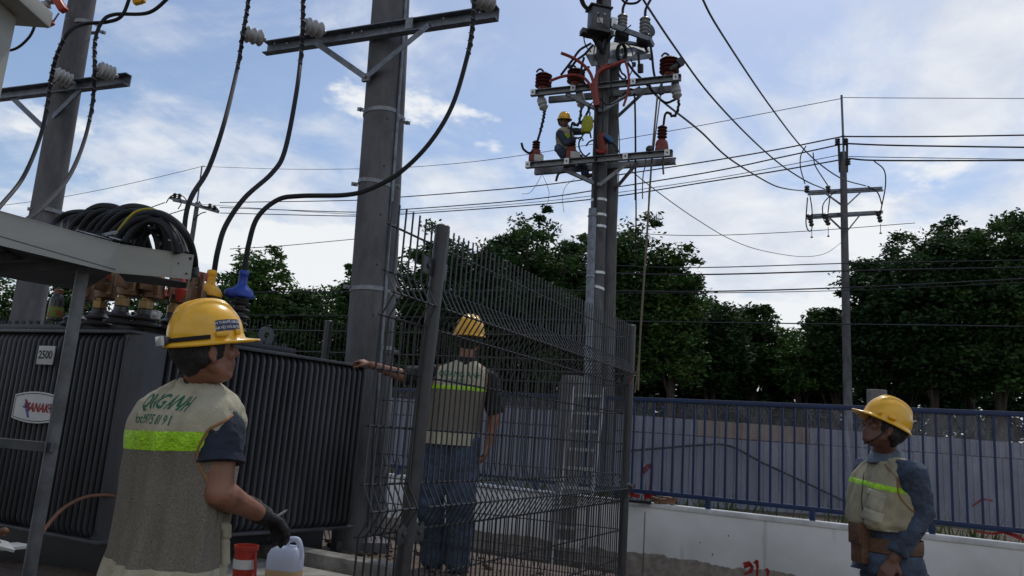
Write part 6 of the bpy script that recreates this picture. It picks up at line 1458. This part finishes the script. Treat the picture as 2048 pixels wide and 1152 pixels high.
J = dict(neck=L1(.02, .01, 1.535), shL=shL, elL=elL, wrL=wrL, shR=shR, elR=elR, wrR=wrR, handL=(V((.6, .7, .1)), V((0, 0, -1)), 1, (20, 30, 20)), handR=(dW_, V((.1, -.2, -1)), -1, (22, 48, 34)),
  hipL=L1(-.09, 0, .93), hipR=L1(.09, 0, .93), knL=L1(-.11, .03, .5), knR=L1(.11, .02, .5), anL=L1(-.13, -.02, .09), anR=L1(.13, .0, .09))
Hc = px(412, 703, 2.64)
MT['vest1'] = vestmat('vest_cloth_worn', .93, 1.318)
p1, T1, Rt, Fw, v1, tips = person(B1, 'nearest worker from behind in a khaki vest and yellow hard hat, holding a cigarette', H1, rows, J, Hc, 50, 13, 'skin',
  dict(shirt='navy', sleeve=.52, cuff='LR', vest=vest, vestmat='vest1', band=(1.325, .062), bandwave=.010, hat='helmet', sticker=1, lamp=True, hsc=.93, strap=False, fold=.030, crease=.028, seed=2.0, s=1.10, vox=.006, wr=.008), 0)
bk = -Fw
tr1 = Rt
decal_text('QUANG ANH', .076, L1(.030, 0, 1.430), Rt, (ZU+Fw*.15).normalized(), T1, 'green_ink', v1, off=.002, xs=.47, bold=.02, shear=.10)
decal_text('Hotline: 0975 81 91', .046, L1(.006, 0, 1.382), Rt, (ZU+Fw*.05).normalized(), T1, 'green_ink', v1, off=.002, xs=.56, bold=.008)
# glove on the right hand, the cigarette held in it
m = MB(); d = dW_; hand(m, wrR, d, V((.1, -.2, -1)), -1, (22, 48, 34), sc=1.0, fat=1.28); m.cyl(wrR-d.normalized()*.045, wrR+d.normalized()*.03, .036, .034, 16)
gl1 = fuse(m, 'glove', 'glove', p1, .0045, 2, wr(.002, 60))
m = MB(); d = J['handL'][0]; hand(m, wrL, d, V((0, 0, -1)), 1, (20, 30, 20), sc=1.0, fat=1.28); m.cyl(wrL-d.normalized()*.045, wrL+d.normalized()*.03, .036, .034, 16); fuse(m, 'glove', 'glove', p1, .006, 2)
m = MB(); c0 = px(549, 1036, 2.80); c1 = px(574, 1020, 2.80); m.cyl(c0, c0.lerp(c1, .93), .004, .004, 10); ci = m.build('cigarette', 'white', None, origin=c0); tag(ci, 'short white cigarette between the gloved fingers of the nearest worker', 'cigarette')
m = MB(); m.cyl(c0.lerp(c1, .93), c1, .004, .0036, 10); m.build('ash', 'tie', ci)
# pocket on the right front side of the vest
q = px(460, 1075, 2.55); m = MB()
def vpatch(u, v, w_, h_, nm, mt, par, T, off=.006, rot=0):
    Pq = px(u, v, 2.0); rr = RT*math.cos(rot)+UP*math.sin(rot); uu_ = UP*math.cos(rot)-RT*math.sin(rot); d = ray(u, v).normalized(); vs = []; nx = 10; ny = 8; ok = True
    for j in range(ny+1):
        for i in range(nx+1):
            a, b_2 = w_*(i/nx-.5), h_*(j/ny-.5); uu = u+a*math.cos(rot)-b_2*math.sin(rot); vv = v+a*math.sin(rot)+b_2*math.cos(rot); dd = ray(uu, vv).normalized(); h = T.ray_cast(CAM, dd, 20)
            if h[0] is None: ok = False; vs.append(None); continue
            e = 1 if 0 < i < nx and 0 < j < ny else .15; nr = h[1] if h[1].dot(dd) < 0 else -h[1]; vs.append(h[0]+nr*off*e)
    fs = [(j*(nx+1)+i, j*(nx+1)+i+1, (j+1)*(nx+1)+i+1, (j+1)*(nx+1)+i) for j in range(ny) for i in range(nx)]
    fs = [f for f in fs if all(vs[k] is not None for k in f)]; vs = [v_ if v_ is not None else V((0, 0, 0)) for v_ in vs]
    used = sorted({k for f in fs for k in f}); mp = {k: i for i, k in enumerate(used)}
    if not used: return None
    mm = MB(); mm.add([vs[k] for k in used], [tuple(mp[k] for k in f) for f in fs]); return mm.build(nm, mt, par, smooth=80)
pk_ = vpatch(457, 1062, 30, 34, 'pocket_flap', 'khaki', v1, T1, .010); vpatch(457, 1105, 28, 60, 'pocket', 'khaki', v1, T1, .006)

# worker behind the mesh fence, one hand on the transformer
ctr = px(912, 800, 5.5); B2 = V((ctr.x, ctr.y, PADZ)); H2 = 4; Rt, Fw = hv3(H2)
def L2(x, y, z): return B2+Rt*x+Fw*y+ZU*z
rows = [(L2(-.01, 0, .92), .165, .12), (L2(-.01, 0, 1.05), .155, .11), (L2(0, .0, 1.2), .175, .118), (L2(0.02, 0, 1.31), .185, .115), (L2(.03, 0, 1.38), .17, .09), (L2(.04, .005, 1.43), .10, .065), (L2(.05, .01, 1.465), .06, .055)]
vest = [(L2(-.02, 0, .87), .205, .15), (L2(-.02, 0, 1.0), .20, .145), (L2(-.0, 0, 1.15), .205, .14), (L2(.02, 0, 1.27), .215, .135), (L2(.03, 0, 1.35), .212, .12), (L2(.035, 0, 1.40), .185, .10), (L2(.045, .0, 1.435), .13, .08), (L2(.05, .01, 1.465), .075, .062)]
wrL2 = px(742, 730, 5.52)
J = dict(neck=L2(.05, .01, 1.475), shL=L2(-.165, 0, 1.355), elL=px(808, 752, 5.42), wrL=wrL2, shR=L2(.225, 0, 1.34), elR=px(990, 828, 5.48), wrR=px(976, 890, 5.42),
  handL=(px(716, 719, 5.55)-wrL2, V((0, .3, -1)), 1, (35, 55, 40)), handR=(px(970, 915, 5.40)-px(976, 890, 5.42), V((-1, .2, 0)), 1, (25, 35, 25)),
  hipL=L2(-.10, 0, .90), hipR=L2(.08, 0, .90), knL=L2(-.13, .03, .49), knR=L2(.09, .0, .49), anL=px(868, 1112, 5.5), anR=px(915, 1120, 5.4))
J['anL'].z = J['anR'].z = PADZ+.10
MT['vest2'] = vestmat('vest_cloth_back', .96, 1.25)
p2, T2, Rt, Fw, v2, _ = person(B2, 'worker behind the mesh fence, back turned, left hand resting on the transformer', H2, rows, J, L2(.055, .02, 1.625), 0, 6, 'skin',
  dict(shirt='black_cloth', sleeve=1.0, vest=vest, vestmat='vest2', band=(.46+1.262, .028), hat='helmet_old', fold=.012, seed=5, vox=.008, strap=False, leg=1.28), PADZ)
decal_text('QUANG ANH', .062, L2(.03, 0, 1.355), Rt, ZU, T2, 'green_ink', v2, off=.002, xs=.8, bold=.02)
decal_text('Hotline: 0975 81 91', .036, L2(.03, 0, 1.312), Rt, ZU, T2, 'green_ink', v2, off=.002, xs=.7)

# right hand worker, side on, looking up to the left
ctr = px(1774, 985, 4.15); B3 = V((ctr.x, ctr.y, 0)); H3 = -98; Rt, Fw = hv3(H3)
def L3(x, y, z): return B3+Rt*x+Fw*y+ZU*z
rows = [(L3(0, -.02, .86), .165, .13), (L3(0, -.0, .98), .165, .135), (L3(0, .01, 1.1), .17, .14), (L3(0, .01, 1.22), .18, .135), (L3(0, -.005, 1.33), .18, .115), (L3(0, -.015, 1.39), .165, .09), (L3(0, -.01, 1.435), .10, .068), (L3(0, .0, 1.465), .062, .056)]
vest = [(L3(0, .012, 1.075), .185, .150), (L3(0, .014, 1.11), .195, .164), (L3(0, .012, 1.18), .196, .156), (L3(0, .008, 1.26), .2, .146), (L3(0, -.005, 1.345), .198, .128), (L3(0, -.012, 1.395), .178, .105), (L3(0, -.010, 1.43), .125, .085), (L3(0, .0, 1.458), .078, .066)]
wr3 = px(1788, 1118, 3.93); 
J = dict(neck=L3(0, .005, 1.475), shL=L3(-.185, -.02, 1.365), elL=px(1840, 1026, 3.98), wrL=wr3, shR=L3(.185, -.01, 1.365), elR=L3(.22, -.08, 1.08), wrR=L3(.21, -.06, .84),
  handL=(px(1764, 1160, 3.90)-wr3, V((.2, .6, -.6)), 1, (25, 40, 30)), handR=(V((-.1, 0, -1)), V((-1, 0, 0)), -1, (25, 35, 25)),
  hipL=L3(-.09, -.02, .88), hipR=L3(.09, -.02, .88), knL=L3(-.11, .02, .48), knR=L3(.10, .03, .48), anL=L3(-.12, -.02, .09), anR=L3(.12, .0, .09))
L3c = L3(0, .0, 1.455)
MT['vest3'] = vestmat('vest_cloth_side', -5, -4, khaki=(.35, .315, .21))
p3, T3, Rt, Fw, v3, _ = person(B3, 'worker on the right in a denim shirt and khaki vest, looking up', H3, rows, J, px(1768, 858, 4.13), -84, 24, 'skin_dark',
  dict(shirt='denim_shirt', sleeve=1.9, vest=vest, vestmat='vest3', band=(1.300, .026), bandwave=.02, hat='helmet', fold=.022, seed=9, vox=.007, wr=.010, s=1.14, hsc=.92), 0)
# belt, pouch
m = MB(); m.loft(ringset([(L3(0, 0, .965), .178, .150), (L3(0, 0, 1.0), .180, .152), (L3(0, 0, 1.035), .178, .150)], Rt, Fw, n=60, sub=3), cap=False); m.build('tool_belt', 'leather', p3)
m = MB(); q = px(1724, 1086, 4.08); m.box(q, (.10, .07, .20), (Rt, Fw, ZU)); m.box(q+Fw*.04+ZU*.05, (.105, .015, .11), (Rt, Fw, ZU)); m.box(q+ZU*.11-Fw*.01, (.04, .03, .08), (Rt, Fw, ZU)); m.build('tool_pouch', 'leather', p3, bevel=.018)
m = MB(); m.loft(ringset([(L3(0, -.01, .86), .195, .165), (L3(0, -.01, .90), .185, .155), (L3(0, 0, .96), .172, .146)], Rt, Fw, n=72, sub=5, fold=.014, seed=3), cap=False); m.build('shirt_tail', 'denim_shirt', p3)
for (u, v, w_, h_, nm) in ((1752, 1003, 34, 34, 'pocket'), (1752, 988, 36, 12, 'pocket_flap'), (1745, 1032, 44, 22, 'pocket')): vpatch(u, v, w_, h_, nm, 'khaki', v3, T3, .008, rot=.35)
m = MB()   # zip edge of the vest front and dark webbing
P = []
for v in range(945, 1045, 8):
    h = T3.ray_cast(CAM, ray(1722+abs(v-1000)*.10, v).normalized(), 20)
    if h[0] is not None: P.append(h[0]+V((0, -.004, 0)))
if len(P) > 3: m.tube(P, .003, 6); m.build('zip', 'black', v3)

# lineman crouching on the lower crossarm
t4 = TP(290)+.14
def Lp(u, v, dt=0): return px(u, v, t4+dt)
H4 = 135; Rt, Fw = hv3(H4)
pel = Lp(1134, 304, .05); nk = Lp(1133, 255, .0); up4 = (nk-pel).normalized()
def sp4(f, f2=0): return pel.lerp(nk, f)+Fw*f2
rows = [(sp4(-.12), .16, .13), (sp4(.1), .17, .125), (sp4(.4, -.02), .18, .12), (sp4(.7, -.03), .19, .12), (sp4(.86, -.02), .165, .095), (sp4(1.0), .065, .06)]
vest = [(sp4(-.02), .18, .15), (sp4(.3, -.02), .188, .14), (sp4(.6, -.03), .196, .135), (sp4(.8, -.03), .18, .115), (sp4(.93, -.02), .12, .085), (sp4(1.0), .075, .065)]
shR4 = sp4(.84)+Rt*.18; shL4 = sp4(.84)-Rt*.18
J = dict(neck=nk, shR=Lp(1119, 268, -.12), elR=Lp(1132, 286, -.16), wrR=Lp(1152, 276, -.2), shL=Lp(1147, 263, .15), elL=Lp(1166, 263, .05), wrL=Lp(1180, 245, -.05),
  handR=(V((1, 0, .2)), V((0, .3, -1)), 1, (35, 45, 30)), handL=(V((.8, 0, .6)), V((.3, .5, -.6)), -1, (35, 45, 30)),
  hipR=Lp(1128, 308, -.05), knR=Lp(1117, 297, -.1), anR=Lp(1134, 326, -.02), hipL=Lp(1144, 308, .1), knL=Lp(1160, 318, .0), anL=Lp(1170, 348, .05))
MT['vest4'] = vestmat('vest_cloth_pole', -5, -4)
cfg4 = dict(shirt='denim_shirt', sleeve=1.9, vest=vest, vestmat='vest4', band=(sp4(.55).z, .05), hat='helmet', fold=.008, seed=12, vox=.009, hsc=.9, strap=False, trousers='denim')
p4 = person(V((pel.x, pel.y, 0)), 'lineman in a yellow hard hat crouching on the lower crossarm high on the pole', H4, rows, J, Lp(1127, 243, -.03), 138, -6, 'skin_dark', cfg4, pel.z-.4)
# folded denim collar of the right hand worker
nk = L3c; m = MB(); Rt, Fw = hv3(H3)
m.loft([[nk+Rt*(r_*math.cos(a))+Fw*(r_*1.05*math.sin(a))+ZU*(z_-.018*max(0, math.sin(a))**2) for a in [2*math.pi*k/40 for k in range(40)]] for r_, z_ in ((.070, .005), (.066, .030), (.070, .036), (.078, .030), (.098, -.020), (.094, -.024))], cap=False); m.build('shirt_collar', 'denim_pale', p3, smooth=60)
